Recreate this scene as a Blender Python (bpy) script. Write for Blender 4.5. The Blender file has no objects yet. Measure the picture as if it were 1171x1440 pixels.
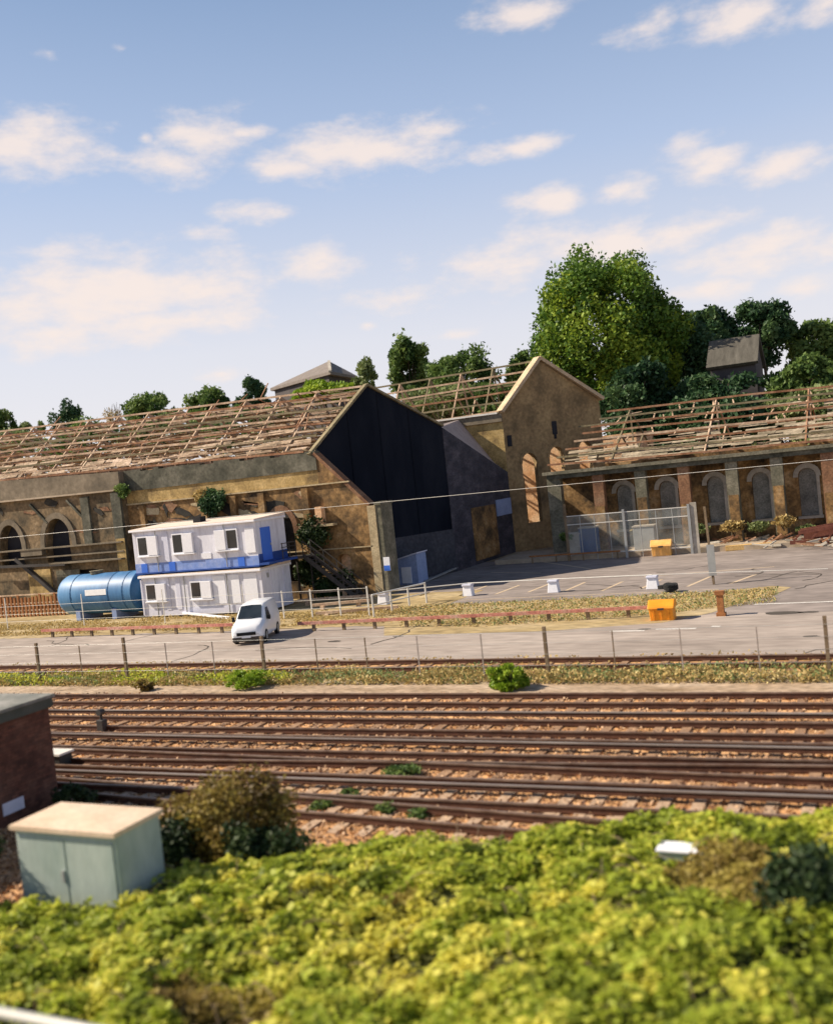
import bpy, math, random
import numpy as np
from mathutils import Vector, Matrix
from math import sin, cos, tan, radians, pi, atan2, sqrt, asin, floor
random.seed(7)
S = bpy.context.scene
COL = S.collection

# ------------------------------------------------------------------ camera
FPX, PX, PY, H = 1400.0, 585.5, 720.0, 7.5
ROLL, PITCH, YAW = radians(6.0), radians(-1.95), radians(25.8)
F = Vector((-sin(YAW)*cos(PITCH), cos(YAW)*cos(PITCH), sin(PITCH)))
R = Vector((cos(YAW), sin(YAW), 0)); U = R.cross(F)
XC = R*cos(ROLL) - U*sin(ROLL); YC = R*sin(ROLL) + U*cos(ROLL)
CAM = Vector((0, 0, H))
def ray(x, y): return F*FPX + XC*(x-PX) + YC*(PY-y)
def gz(x, y, z=0.0):            # where the view through a photo point meets a level plane
    r = ray(x, y); return CAM + r*((z-H)/r.z)
def gy(x, y, Y):                # ... or a plane parallel to the tracks
    r = ray(x, y); return CAM + r*(Y/r.y)
def gx(x, y, X):
    r = ray(x, y); return CAM + r*(X/r.x)
cd = bpy.data.cameras.new('camera'); cam = bpy.data.objects.new('camera', cd); COL.objects.link(cam)
m = Matrix((XC, YC, -F)).transposed().to_4x4(); m.translation = CAM; cam.matrix_world = m
cd.sensor_fit = 'VERTICAL'; cd.sensor_height = 24; cd.lens = FPX/1440*24
cd.clip_start = .1; cd.clip_end = 3000
cd.dof.use_dof = True; cd.dof.focus_distance = 62; cd.dof.aperture_fstop = cd.lens/1000/0.095
S.camera = cam

# ------------------------------------------------------------------ materials
M = {}
def P(x, y, z): return Vector((x, y, z))
def mat(name, cols, scale=1.0, rough=.85, bump=0.0, stretch=(1,1,1), metal=0.0, detail=6, spec=.3, fine=0.0, brick=None, pos=None):
    """procedural: colours mixed by noise, a second patchy noise, optional brick bond"""
    if name in M: return M[name]
    mt = bpy.data.materials.new(name); mt.use_nodes = True; nt = mt.node_tree; N = nt.nodes; L = nt.links
    b = N['Principled BSDF']; b.inputs['Roughness'].default_value = rough; b.inputs['Metallic'].default_value = metal
    b.inputs['Specular IOR Level'].default_value = spec
    g = N.new('ShaderNodeNewGeometry'); mp = N.new('ShaderNodeMapping'); mp.inputs['Scale'].default_value = stretch
    L.new(g.outputs['Position'], mp.inputs['Vector'])
    n = N.new('ShaderNodeTexNoise'); n.inputs['Scale'].default_value = scale; n.inputs['Detail'].default_value = detail
    n.inputs['Roughness'].default_value = .65; L.new(mp.outputs[0], n.inputs['Vector'])
    r = N.new('ShaderNodeValToRGB'); e = r.color_ramp.elements
    k = len(cols); ps = pos or [.3 + .4*i/max(1, k-1) for i in range(k)]
    e[0].position = ps[0]; e[0].color = (*cols[0], 1)
    e[1].position = ps[1] if k > 1 else .9; e[1].color = (*cols[min(1, k-1)], 1)
    for i in range(2, k): q = e.new(ps[i]); q.color = (*cols[i], 1)
    L.new(n.outputs['Fac'], r.inputs['Fac']); col = r.outputs['Color']
    if fine:
        n2 = N.new('ShaderNodeTexNoise'); n2.inputs['Scale'].default_value = scale*9; n2.inputs['Detail'].default_value = 4
        L.new(mp.outputs[0], n2.inputs['Vector'])
        mr = N.new('ShaderNodeMapRange'); mr.inputs[1].default_value = .3; mr.inputs[2].default_value = .7
        mr.inputs[3].default_value = 1-fine; mr.inputs[4].default_value = 1+fine; L.new(n2.outputs['Fac'], mr.inputs[0])
        mx = N.new('ShaderNodeVectorMath'); mx.operation = 'SCALE'; L.new(col, mx.inputs[0]); L.new(mr.outputs[0], mx.inputs['Scale']); col = mx.outputs[0]
    if brick:
        axis, mortar = brick
        sp = N.new('ShaderNodeSeparateXYZ'); cb = N.new('ShaderNodeCombineXYZ'); L.new(g.outputs['Position'], sp.inputs[0])
        L.new(sp.outputs[axis], cb.inputs[0]); L.new(sp.outputs[2], cb.inputs[1])
        bt = N.new('ShaderNodeTexBrick'); bt.inputs['Scale'].default_value = 1; bt.inputs['Brick Width'].default_value = .225
        bt.inputs['Row Height'].default_value = .075; bt.inputs['Mortar Size'].default_value = .008
        bt.inputs['Color1'].default_value = (1.25, 1.15, 1.1, 1); bt.inputs['Color2'].default_value = (.7, .72, .75, 1)
        bt.inputs['Mortar'].default_value = (*mortar, 1); L.new(cb.outputs[0], bt.inputs['Vector'])
        mm = N.new('ShaderNodeVectorMath'); mm.operation = 'MULTIPLY'; L.new(col, mm.inputs[0]); L.new(bt.outputs['Color'], mm.inputs[1]); col = mm.outputs[0]
    L.new(col, b.inputs['Base Color'])
    if bump:
        n3 = N.new('ShaderNodeTexNoise'); n3.inputs['Scale'].default_value = max(6, scale*12); n3.inputs['Detail'].default_value = 5
        L.new(mp.outputs[0], n3.inputs['Vector'])
        bp = N.new('ShaderNodeBump'); bp.inputs['Strength'].default_value = min(1, bump*4); bp.inputs['Distance'].default_value = bump
        L.new(n3.outputs['Fac'], bp.inputs['Height']); L.new(bp.outputs[0], b.inputs['Normal'])
    M[name] = mt; return mt
def leafmat(name, dark, mid, light, trans=.35):
    mt = bpy.data.materials.new(name); mt.use_nodes = True; nt = mt.node_tree; N = nt.nodes; L = nt.links
    at = N.new('ShaderNodeAttribute'); at.attribute_name = 'tone'
    r = N.new('ShaderNodeValToRGB'); e = r.color_ramp.elements
    e[0].position = 0; e[0].color = (*dark, 1); e[1].position = 1; e[1].color = (*light, 1); q = e.new(.5); q.color = (*mid, 1)
    L.new(at.outputs['Fac'], r.inputs['Fac'])
    b = N['Principled BSDF']; b.inputs['Roughness'].default_value = .55; b.inputs['Specular IOR Level'].default_value = .25
    L.new(r.outputs[0], b.inputs['Base Color'])
    t = N.new('ShaderNodeBsdfTranslucent'); L.new(r.outputs[0], t.inputs['Color'])
    mx = N.new('ShaderNodeMixShader'); mx.inputs[0].default_value = trans
    L.new(b.outputs[0], mx.inputs[1]); L.new(t.outputs[0], mx.inputs[2])
    L.new(mx.outputs[0], N['Material Output'].inputs['Surface']); M[name] = mt; return mt

mat('dirt', [(.20,.14,.09), (.33,.25,.16), (.42,.35,.25)], .12, bump=.03, fine=.3)
mat('ballast', [(.27,.135,.055), (.52,.285,.125), (.64,.40,.21)], .55, bump=.05, fine=.55, stretch=(.35,1,1))
mat('ballast_pale', [(.22,.15,.085), (.38,.28,.19), (.48,.38,.28)], .9, bump=.05, fine=.4, stretch=(.4,1,1))
mat('asphalt', [(.17,.143,.128), (.25,.212,.192), (.31,.265,.24)], .2, bump=.008, fine=.22, stretch=(.5,1,1))
mat('asphalt_road', [(.24,.20,.172), (.34,.287,.25), (.41,.35,.305)], .3, bump=.008, fine=.2, stretch=(.3,1,1))
mat('dark_patch', [(.05,.042,.036), (.10,.085,.07)], 1.5)
mat('dry_soil', [(.22,.16,.075), (.37,.28,.14), (.45,.36,.22)], .4, bump=.04, fine=.35, stretch=(.4,1,1))
mat('concrete', [(.30,.27,.22), (.42,.38,.32), (.50,.47,.41)], .5, bump=.01, fine=.15)
mat('pale_concrete', [(.34,.27,.19), (.46,.38,.29)], .4, bump=.01, fine=.15)
mat('white_line', [(.55,.52,.48), (.7,.68,.64)], 3)
mat('faded_line', [(.44,.33,.22), (.62,.50,.36)], 3)
mat('rail_rust', [(.05,.020,.012), (.11,.045,.025)], 3, rough=.7, metal=.0)
mat('rail_head', [(.13,.075,.05), (.30,.22,.17)], 2, rough=.5, metal=.3)
mat('third_head', [(.16,.12,.10), (.42,.36,.31)], .25, rough=.42, metal=.4)
mat('sleeper_wood', [(.19,.11,.065), (.36,.225,.135)], 2, fine=.3)
mat('sleeper_concrete', [(.36,.24,.16), (.52,.38,.26)], 1.2, fine=.2)
mat('brick_brown', [(.022,.017,.012), (.12,.075,.035), (.28,.165,.065), (.44,.31,.17)], .55, bump=.03, fine=.4, pos=[.3,.43,.57,.72])
mat('brick_left', [(.028,.025,.017), (.105,.08,.047), (.22,.155,.085), (.38,.30,.20)], .45, bump=.03, fine=.35, pos=[.3,.43,.58,.74])
mat('brick_shade', [(.13,.095,.05), (.27,.185,.092), (.40,.285,.14)], .4, bump=.02, fine=.25)
mat('brick_shaded_navy', [(.022,.024,.036), (.05,.048,.062), (.10,.092,.11)], .5, bump=.02, fine=.3, stretch=(1,1,2))  # pale end-wall brick with the navy of its shade put into the colour
mat('brick_red', [(.12,.06,.035), (.23,.12,.065), (.27,.17,.10)], .8, bump=.02, fine=.3)
mat('brick_yellow', [(.16,.11,.05), (.40,.28,.11), (.56,.41,.19)], .8, bump=.02, fine=.25)
mat('brick_orange', [(.55,.29,.13), (.74,.46,.26), (.80,.60,.40)], .8, bump=.02, fine=.25)
mat('buff_coping', [(.42,.31,.19), (.60,.47,.32)], .7, fine=.2)
mat('pier_stone', [(.34,.26,.15), (.52,.43,.27)], 1.2, fine=.25)
mat('pier_green', [(.08,.08,.055), (.15,.14,.10), (.26,.235,.175)], .8, fine=.3)
mat('render_grey', [(.04,.042,.03), (.09,.088,.065), (.18,.17,.13)], .6, fine=.3, bump=.02)
mat('render_brown', [(.11,.092,.066), (.18,.148,.105), (.26,.215,.155)], .4, fine=.2, bump=.02)
mat('infill_grey', [(.12,.12,.11), (.24,.235,.21), (.34,.33,.30)], .9, fine=.3)
mat('soot_and_shade', [(.015,.014,.013), (.05,.045,.035)], 1, fine=.3)  # real soot on the wall patches, painted darkness behind the arches
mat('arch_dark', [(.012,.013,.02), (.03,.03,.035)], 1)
mat('sheeting', [(.006,.008,.013), (.011,.014,.022), (.020,.023,.032)], .25, rough=1, spec=.05, stretch=(1,1,.3))
mat('base_wall', [(.03,.034,.045), (.065,.066,.078)], .5, fine=.25)  # low wall coloured darker and bluer to deepen the shade on it
mat('slate_pink', [(.30,.24,.22), (.42,.35,.32)], .9, fine=.2)
mat('timber_red', [(.14,.06,.03), (.28,.14,.075), (.45,.29,.19)], .7, fine=.3)
mat('timber_pale', [(.26,.17,.11), (.48,.34,.23), (.66,.52,.38)], .8, fine=.3)
mat('timber_olive', [(.12,.10,.055), (.30,.25,.15)], .7, fine=.3)
mat('roof_scrap', [(.10,.07,.045), (.33,.24,.16), (.56,.43,.33)], 1.1, fine=.5, stretch=(.5,1.4,1))
mat('roof_scrap_olive', [(.10,.085,.055), (.28,.23,.16), (.46,.39,.29)], 1.1, fine=.5, stretch=(.4,1.4,1))
mat('slate', [(.16,.135,.12), (.23,.20,.18)], .6, fine=.15, stretch=(3,3,.4))
mat('slate_ribs', [(.06,.055,.045), (.13,.12,.10)], 2.2, fine=.15, stretch=(1,.2,.15))
mat('house_wall', [(.05,.045,.05), (.09,.08,.08)], .6)
mat('white_paint', [(.50,.50,.56), (.66,.67,.75), (.76,.77,.84)], .8, rough=.5, fine=.08, stretch=(2.5,2.5,.4))
mat('panel_white', [(.76,.77,.82), (.83,.84,.88)], .8, rough=.45, fine=.04)
mat('panel_lilac', [(.58,.60,.72), (.66,.67,.77)], .8, rough=.5, fine=.06)
mat('roof_peach', [(.68,.56,.47), (.80,.69,.60)], .8, rough=.6, fine=.1)
mat('blue_band', [(.13,.22,.55), (.20,.30,.62), (.38,.45,.70)], .7, rough=.5, fine=.1)
mat('blue_deep', [(.015,.05,.22), (.03,.09,.34)], .8, rough=.45)
mat('blue_door', [(.04,.14,.62), (.06,.19,.70)], .8, rough=.45)
mat('dark_glass', [(.012,.015,.018), (.035,.04,.045)], .8, rough=.12, spec=.6)
mat('screen_glass', [(.015,.022,.03), (.05,.065,.08)], .7, rough=.08, spec=.7)
mat('black_gap', [(.01,.01,.012), (.02,.02,.022)], 2)
mat('grey_metal', [(.30,.31,.31), (.42,.43,.42)], 1.5, rough=.5, metal=.3)
mat('pale_metal', [(.62,.60,.55), (.75,.73,.68)], 1.5, rough=.5)
mat('dark_metal', [(.03,.03,.03), (.07,.06,.055)], 2, rough=.6)
mat('rusty_metal', [(.20,.08,.03), (.40,.17,.06)], 2.5, fine=.3)
mat('red_beam', [(.34,.11,.08), (.52,.22,.17), (.52,.36,.28)], 1.2, fine=.3)
mat('brown_post', [(.14,.10,.06), (.26,.19,.12)], 2, fine=.3)
mat('tank_blue', [(.03,.12,.28), (.055,.18,.37), (.10,.25,.45)], .5, rough=.5, fine=.08, stretch=(2,1,.3), spec=.5)
mat('tank_end', [(.02,.09,.22), (.035,.14,.30)], .7, rough=.5)
mat('label_white', [(.72,.74,.76), (.85,.86,.88)], 4)
mat('van_white', [(.76,.78,.82), (.84,.86,.88)], .5, rough=.22, spec=.6)
mat('headlight', [(.62,.66,.72), (.8,.83,.86)], 4, rough=.1, spec=.8)
mat('tyre', [(.012,.012,.012), (.03,.03,.03)], 4)
mat('grit_yellow', [(.74,.26,.015), (.86,.34,.03)], 1.5, rough=.5, fine=.08)
mat('grit_yellow_faded', [(.72,.38,.09), (.85,.50,.18)], 1.5, rough=.5, fine=.1)
mat('yellow_timber', [(.62,.38,.12), (.78,.54,.24)], 1.2, fine=.2)
mat('red_steel', [(.10,.03,.022), (.19,.07,.045)], 1.2, fine=.2)
mat('shed_blue', [(.22,.29,.48), (.30,.38,.58)], .8, fine=.1)
mat('drum_blue', [(.02,.05,.16), (.03,.08,.24)], 2)
mat('cabinet_green', [(.30,.37,.34), (.40,.46,.42), (.48,.53,.48)], .9, rough=.5, fine=.07, stretch=(1,1,.4))
mat('cabinet_lid', [(.60,.44,.30), (.75,.60,.46)], 1.1, rough=.6, fine=.1)
mat('hut_brick', [(.055,.028,.02), (.11,.05,.035), (.16,.085,.06)], .8, bump=.01, fine=.2, brick=(1, (.85,.75,.7)))
mat('hut_felt', [(.12,.13,.12), (.22,.22,.20), (.32,.31,.29)], .9, fine=.15)
mat('hut_fascia', [(.05,.06,.05), (.09,.10,.09)], 1.2)
mat('bark', [(.05,.035,.022), (.12,.09,.06)], 1.5, fine=.3)
mat('under_growth', [(.030,.036,.010), (.065,.07,.018), (.10,.095,.03)], 1.2, bump=.08, fine=.5)
mat('handrail', [(.42,.42,.40), (.55,.55,.52)], 1.5, rough=.45, metal=.2)
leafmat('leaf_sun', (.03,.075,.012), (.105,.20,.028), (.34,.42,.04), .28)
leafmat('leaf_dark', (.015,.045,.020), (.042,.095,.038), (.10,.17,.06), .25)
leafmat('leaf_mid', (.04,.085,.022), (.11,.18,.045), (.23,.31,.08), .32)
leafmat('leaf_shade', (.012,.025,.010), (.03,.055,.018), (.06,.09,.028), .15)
leafmat('leaf_pale', (.12,.16,.06), (.20,.25,.09), (.28,.32,.13), .3)
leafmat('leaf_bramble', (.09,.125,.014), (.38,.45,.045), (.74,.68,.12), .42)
leafmat('leaf_brown', (.06,.038,.014), (.25,.18,.045), (.48,.40,.09), .3)
leafmat('leaf_dry', (.26,.17,.06), (.46,.34,.13), (.60,.49,.22), .25)
leafmat('leaf_lime', (.10,.18,.01), (.22,.34,.02), (.36,.46,.05), .3)
leafmat('stone_tone', (.24,.125,.065), (.45,.265,.14), (.62,.42,.26), 0)
# wire mesh for temporary fence panels: a real mesh of thin wires seen from far away
def meshmat():
    mt = bpy.data.materials.new('wire_mesh'); mt.use_nodes = True; N = mt.node_tree.nodes; L = mt.node_tree.links
    b = N['Principled BSDF']; b.inputs['Base Color'].default_value = (.50,.53,.50,1); b.inputs['Roughness'].default_value = .6
    t = N.new('ShaderNodeBsdfTransparent'); mx = N.new('ShaderNodeMixShader')
    n = N.new('ShaderNodeTexNoise'); n.inputs['Scale'].default_value = .8
    g = N.new('ShaderNodeNewGeometry'); L.new(g.outputs['Position'], n.inputs['Vector'])
    r = N.new('ShaderNodeMapRange'); r.inputs[1].default_value=.3; r.inputs[2].default_value=.7; r.inputs[3].default_value=.05; r.inputs[4].default_value=.20
    L.new(n.outputs['Fac'], r.inputs[0]); L.new(r.outputs[0], mx.inputs[0])
    L.new(t.outputs[0], mx.inputs[1]); L.new(b.outputs[0], mx.inputs[2]); L.new(mx.outputs[0], N['Material Output'].inputs['Surface']); M['wire_mesh'] = mt
meshmat()

# ------------------------------------------------------------------ mesh helpers
def tag(o, label=None, cat=None, group=None, kind=None):
    if label: o['label'] = label
    if cat: o['category'] = cat
    if group: o['group'] = group
    if kind: o['kind'] = kind
    return o
def empty(name, loc, label, cat, group=None, rz=0):
    o = bpy.data.objects.new(name, None); o.location = loc; o.rotation_euler = (0,0,rz); o.empty_display_size = .3
    COL.objects.link(o); return tag(o, label, cat, group)
def wloc(o):
    v = Vector((0,0,0))
    while o is not None: v = v + Vector(o.location); o = o.parent
    return v
def each(name, mt, parent, boxes):
    for b in boxes: MB().box(*b).build(name, mt, parent)
class MB:
    def __init__(s): s.v = []; s.f = []
    def hexa(s, p):                       # 8 points: bottom ring 0-3, top ring 4-7
        b = len(s.v); s.v += [tuple(q) for q in p]
        s.f += [tuple(b+i for i in q) for q in ((3,2,1,0),(4,5,6,7),(0,1,5,4),(1,2,6,5),(2,3,7,6),(3,0,4,7))]; return s
    def box(s, x0, y0, z0, x1, y1, z1):
        return s.hexa([(x0,y0,z0),(x1,y0,z0),(x1,y1,z0),(x0,y1,z0),(x0,y0,z1),(x1,y0,z1),(x1,y1,z1),(x0,y1,z1)])
    def bar(s, a, b, w, h=None, up=(0,0,1)):
        a = Vector(a); b = Vector(b); h = h or w; d = (b-a).normalized(); up = Vector(up)
        if abs(d.dot(up)) > .98: up = Vector((0,1,0))
        r = d.cross(up).normalized()*w/2; u = r.cross(d).normalized()*h/2
        return s.hexa([a-r-u, a+r-u, b+r-u, b-r-u, a-r+u, a+r+u, b+r+u, b-r+u])
    def tube(s, a, b, r0, r1=None, n=8, cap=True):
        a = Vector(a); b = Vector(b); r1 = r0 if r1 is None else r1; d = (b-a).normalized()
        u = d.cross(Vector((0,0,1)) if abs(d.z) < .9 else Vector((1,0,0))).normalized(); v = d.cross(u); k = len(s.v)
        for c, r in ((a, r0), (b, r1)):
            for i in range(n): t = 2*pi*i/n; s.v.append(tuple(c + (u*cos(t) + v*sin(t))*r))
        for i in range(n): j = (i+1) % n; s.f.append((k+i, k+j, k+n+j, k+n+i))
        if cap: s.f.append(tuple(k+i for i in reversed(range(n)))); s.f.append(tuple(k+n+i for i in range(n)))
        return s
    def prism(s, poly, off):              # flat polygon pushed along a vector
        k = len(s.v); n = len(poly); off = Vector(off); s.v += [tuple(p) for p in poly] + [tuple(Vector(p)+off) for p in poly]
        s.f.append(tuple(k+i for i in reversed(range(n)))); s.f.append(tuple(k+n+i for i in range(n)))
        for i in range(n): j = (i+1) % n; s.f.append((k+i, k+j, k+n+j, k+n+i))
        return s
    def build(s, name, mt, parent=None, smooth=False, bevel=0, label=None):
        off = wloc(parent) if parent is not None else Vector((0,0,0))
        me = bpy.data.meshes.new(name); me.from_pydata([tuple(Vector(q)-off) for q in s.v], [], s.f)
        import bmesh
        bm = bmesh.new(); bm.from_mesh(me); bmesh.ops.recalc_face_normals(bm, faces=bm.faces); bm.to_mesh(me); bm.free()
        if smooth:
            for p in me.polygons: p.use_smooth = True
        me.materials.append(M[mt]); o = bpy.data.objects.new(name, me); COL.objects.link(o)
        if parent is not None: o.parent = parent
        if bevel:
            md = o.modifiers.new('bevel', 'BEVEL'); md.width = bevel; md.segments = 2; md.limit_method = 'ANGLE'
        if label: o['label'] = label
        return o
def copy_tree(o, parent=None):
    c = o.copy(); COL.objects.link(c); c.parent = parent
    for ch in list(o.children): copy_tree(ch, c)
    return c
def leaves(name, pts, size, mt, parent=None, tone=None, flat=0.0, aspect=1.0, seed=1):
    """many small leaf faces; pts Nx3, tone N"""
    rng = np.random.default_rng(seed); n = len(pts)
    off = wloc(parent) if parent is not None else Vector((0,0,0))
    pts = np.asarray(pts) - np.array(off)
    a = rng.normal(size=(n,3)); a[:,2] *= (1-flat); a /= np.linalg.norm(a, axis=1)[:,None] + 1e-9
    nr = rng.normal(size=(n,3)); nr[:,2] += flat*2.5; b = np.cross(nr, a); b /= np.linalg.norm(b, axis=1)[:,None] + 1e-9
    sz = size*(.6 + .8*rng.random(n))[:,None]
    V = np.empty((n,4,3)); V[:,0] = pts - a*sz*.5; V[:,1] = pts + b*sz*.32*aspect; V[:,2] = pts + a*sz*.6; V[:,3] = pts - b*sz*.32*aspect
    me = bpy.data.meshes.new(name); me.vertices.add(n*4); me.vertices.foreach_set('co', V.reshape(-1))
    me.loops.add(n*4); me.loops.foreach_set('vertex_index', np.arange(n*4, dtype=np.int32))
    me.polygons.add(n); me.polygons.foreach_set('loop_start', np.arange(0, n*4, 4, dtype=np.int32))
    me.update(calc_edges=True)
    if tone is None: tone = rng.random(n)
    tn = np.clip(tone + rng.normal(size=n)*.12, 0, 1)
    at = me.attributes.new('tone', 'FLOAT', 'FACE'); at.data.foreach_set('value', tn.astype(np.float32))
    me.materials.append(M[mt]); o = bpy.data.objects.new(name, me); COL.objects.link(o)
    if parent is not None: o.parent = parent
    return o
def clump_points(c, rad, nclump, nleaf, seed, shell=.55, clump=.24):
    rng = np.random.default_rng(seed); rad = np.array(rad); c = np.array(c)
    d = rng.normal(size=(nclump,3)); d /= np.linalg.norm(d, axis=1)[:,None]
    rr = shell + (1-shell)*rng.random(nclump)**.6
    cc = d*rr[:,None]*(1-clump*.55)
    cc[:,2] = np.where(cc[:,2] < -.75, -.75, cc[:,2])
    cr = clump*(.6 + .8*rng.random(nclump)); tone = .5 + .22*rng.normal(size=nclump)
    k = rng.choice(nclump, nleaf, p=cr**2/np.sum(cr**2)); d2 = rng.normal(size=(nleaf,3)); d2 /= np.linalg.norm(d2, axis=1)[:,None]
    ani = .75 + .5*rng.random((nclump,3)); rr2 = rng.random(nleaf)**.4; out = rng.random(nleaf) < .07; rr2 = np.where(out, 1+.28*rng.random(nleaf), rr2)
    p = cc[k] + d2*ani[k]*(cr[k]*rr2)[:,None]
    return c + p*rad, tone[k]
def limb(mb, a, b, r0, r1, seg=4, wob=.12, rng=random):
    a = Vector(a); b = Vector(b); L = (b-a).length; p = a
    for i in range(seg):
        q = a.lerp(b, (i+1)/seg)
        if i < seg-1: q = q + Vector((rng.uniform(-1,1), rng.uniform(-1,1), rng.uniform(-.4,.4)))*L*wob*.5
        mb.tube(p, q, r0+(r1-r0)*i/seg, r0+(r1-r0)*(i+1)/seg, 7); p = q
def tree(name, label, px, py, wpx, hpx, Y, mt, seed, leaf=.42, n=9000, cl=70, group=None, cat='tree', clump=.24, shell=.5, fill=1):
    """px,py: crown centre in the photo; w,h its size there; Y its distance beyond the tracks"""
    c = gy(px, py, Y); dist = (c-CAM).dot(F); s = dist/FPX; rx = wpx/2*s; rz = hpx/2*s
    rt = empty(name, (c.x, c.y, 0), label, cat, group); rg = random.Random(seed)
    pts, tn = clump_points(c, (rx, rx*.9, rz), cl, int(n*fill), seed, shell, clump)
    leaves('crown', pts, leaf, mt, rt, tn, seed=seed)
    mb = MB(); base = Vector((c.x, c.y, -.2)); fork = Vector((c.x, c.y, max(c.z-rz*.75, 1))); tr = max(.15, rx*.055)
    limb(mb, base, fork, tr*1.25, tr*.85, 4, .03, rg)
    for i in range(7):
        a = 2*pi*i/7 + rg.random(); e = Vector((c.x+cos(a)*rx*.62, c.y+sin(a)*rx*.55, c.z + rz*rg.uniform(-.25,.6)))
        limb(mb, fork - Vector((0,0,rg.uniform(0,rz*.15))), e, tr*.5, tr*.12, 4, .15, rg)
    limb(mb, fork, Vector((c.x, c.y, c.z+rz*.7)), tr*.8, tr*.15, 4, .06, rg)
    mb.build('trunk', 'bark', rt, smooth=True)
    return rt

# ------------------------------------------------------------------ light and sky
SUN_EL, SAX, SAY = radians(39.5), -.955, -.297
sd = Vector((SAX*cos(SUN_EL), SAY*cos(SUN_EL), sin(SUN_EL))).normalized()
sl = bpy.data.lights.new('sun', 'SUN'); sl.energy = 5.0; sl.angle = radians(.5); sl.color = (1, .87, .70)
so = bpy.data.objects.new('sun', sl); COL.objects.link(so); so.rotation_euler = sd.to_track_quat('Z', 'Y').to_euler()
W = bpy.data.worlds.new('World'); S.world = W; W.use_nodes = True; nt = W.node_tree; N = nt.nodes; L = nt.links
for n in list(N): N.remove(n)
out = N.new('ShaderNodeOutputWorld'); bg = N.new('ShaderNodeBackground'); bg.inputs['Strength'].default_value = .12
L.new(bg.outputs[0], out.inputs[0])
sky = N.new('ShaderNodeTexSky'); sky.sky_type = 'NISHITA'; sky.sun_disc = False; sky.sun_elevation = SUN_EL
sky.sun_rotation = atan2(sd.x, sd.y); sky.air_density = 1.2; sky.dust_density = 1.5; sky.ozone_density = 1.5
def mth(op, a, b=None, clamp=False):
    n = N.new('ShaderNodeMath'); n.operation = op; n.use_clamp = clamp
    for i, q in enumerate((a, b)):
        if q is None: continue
        if isinstance(q, (int, float)): n.inputs[i].default_value = q
        else: L.new(q, n.inputs[i])
    return n.outputs[0]
tc = N.new('ShaderNodeTexCoord'); sp = N.new('ShaderNodeSeparateXYZ'); L.new(tc.outputs['Generated'], sp.inputs[0])
az = mth('ARCTAN2', sp.outputs[0], sp.outputs[1]); el = mth('ARCSINE', sp.outputs[2])
cb = N.new('ShaderNodeCombineXYZ'); L.new(az, cb.inputs[0]); L.new(el, cb.inputs[1])
nz = N.new('ShaderNodeTexNoise'); nz.inputs['Scale'].default_value = 19; nz.inputs['Detail'].default_value = 8; nz.inputs['Roughness'].default_value = .6
mpn = N.new('ShaderNodeMapping'); mpn.inputs['Scale'].default_value = (1, 2.2, 1); L.new(cb.outputs[0], mpn.inputs[0]); L.new(mpn.outputs[0], nz.inputs['Vector'])
CL = [(42,205,90,42,1),(205,193,16,12,.6),(290,196,58,36,1),(240,232,55,28,.95),(345,188,48,14,.8),(505,212,140,32,1.05),(610,186,50,16,.9),(405,236,70,20,.9),
      (730,208,75,16,.85),(872,267,48,20,.95),(770,283,58,20,1),(1000,232,60,24,.9),(1100,230,85,22,.9),(965,198,60,24,.6),
      (735,18,62,28,.9),(905,42,55,24,.8),(1040,20,80,34,.9),(1150,15,50,26,.8),(820,350,240,42,.85),(680,372,90,28,.8),(1080,352,120,36,.9),(950,332,110,28,.8),
      (350,300,62,18,.75),(280,330,85,20,.6),(150,412,210,52,1.05),(230,452,150,26,.95),(60,470,150,40,.7),(560,420,160,30,.5),(440,372,80,32,.85),(650,470,60,14,.6),
      (310,525,50,14,.7),(515,457,18,10,.5),(1000,408,80,22,.7),(1130,400,70,26,.6),(70,75,30,16,.35),(170,68,26,12,.35),(0,378,24,20,.7)]
best = None
for (x, y, hw, hh, st) in CL:
    d = ray(x, y).normalized(); a0 = atan2(d.x, d.y); e0 = asin(d.z)
    v1 = N.new('ShaderNodeVectorMath'); v1.operation = 'SUBTRACT'; L.new(cb.outputs[0], v1.inputs[0]); v1.inputs[1].default_value = (a0, e0, 0)
    v2 = N.new('ShaderNodeVectorMath'); v2.operation = 'MULTIPLY'; L.new(v1.outputs[0], v2.inputs[0]); v2.inputs[1].default_value = (FPX/hw*.82, FPX/hh*.82, 0)
    v3 = N.new('ShaderNodeVectorMath'); v3.operation = 'LENGTH'; L.new(v2.outputs[0], v3.inputs[0])
    q = mth('SUBTRACT', st, v3.outputs['Value']); best = q if best is None else mth('MAXIMUM', best, q)
best = mth('MAXIMUM', best, -.8)
dn = mth('ADD', best, mth('MULTIPLY', mth('SUBTRACT', nz.outputs['Fac'], .5), 2.2))
mr = N.new('ShaderNodeMapRange'); mr.interpolation_type = 'SMOOTHSTEP'; L.new(dn, mr.inputs[0]); mr.inputs[1].default_value = -.1; mr.inputs[2].default_value = .95
cloud = mth('MULTIPLY', mr.outputs[0], .85)
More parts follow.
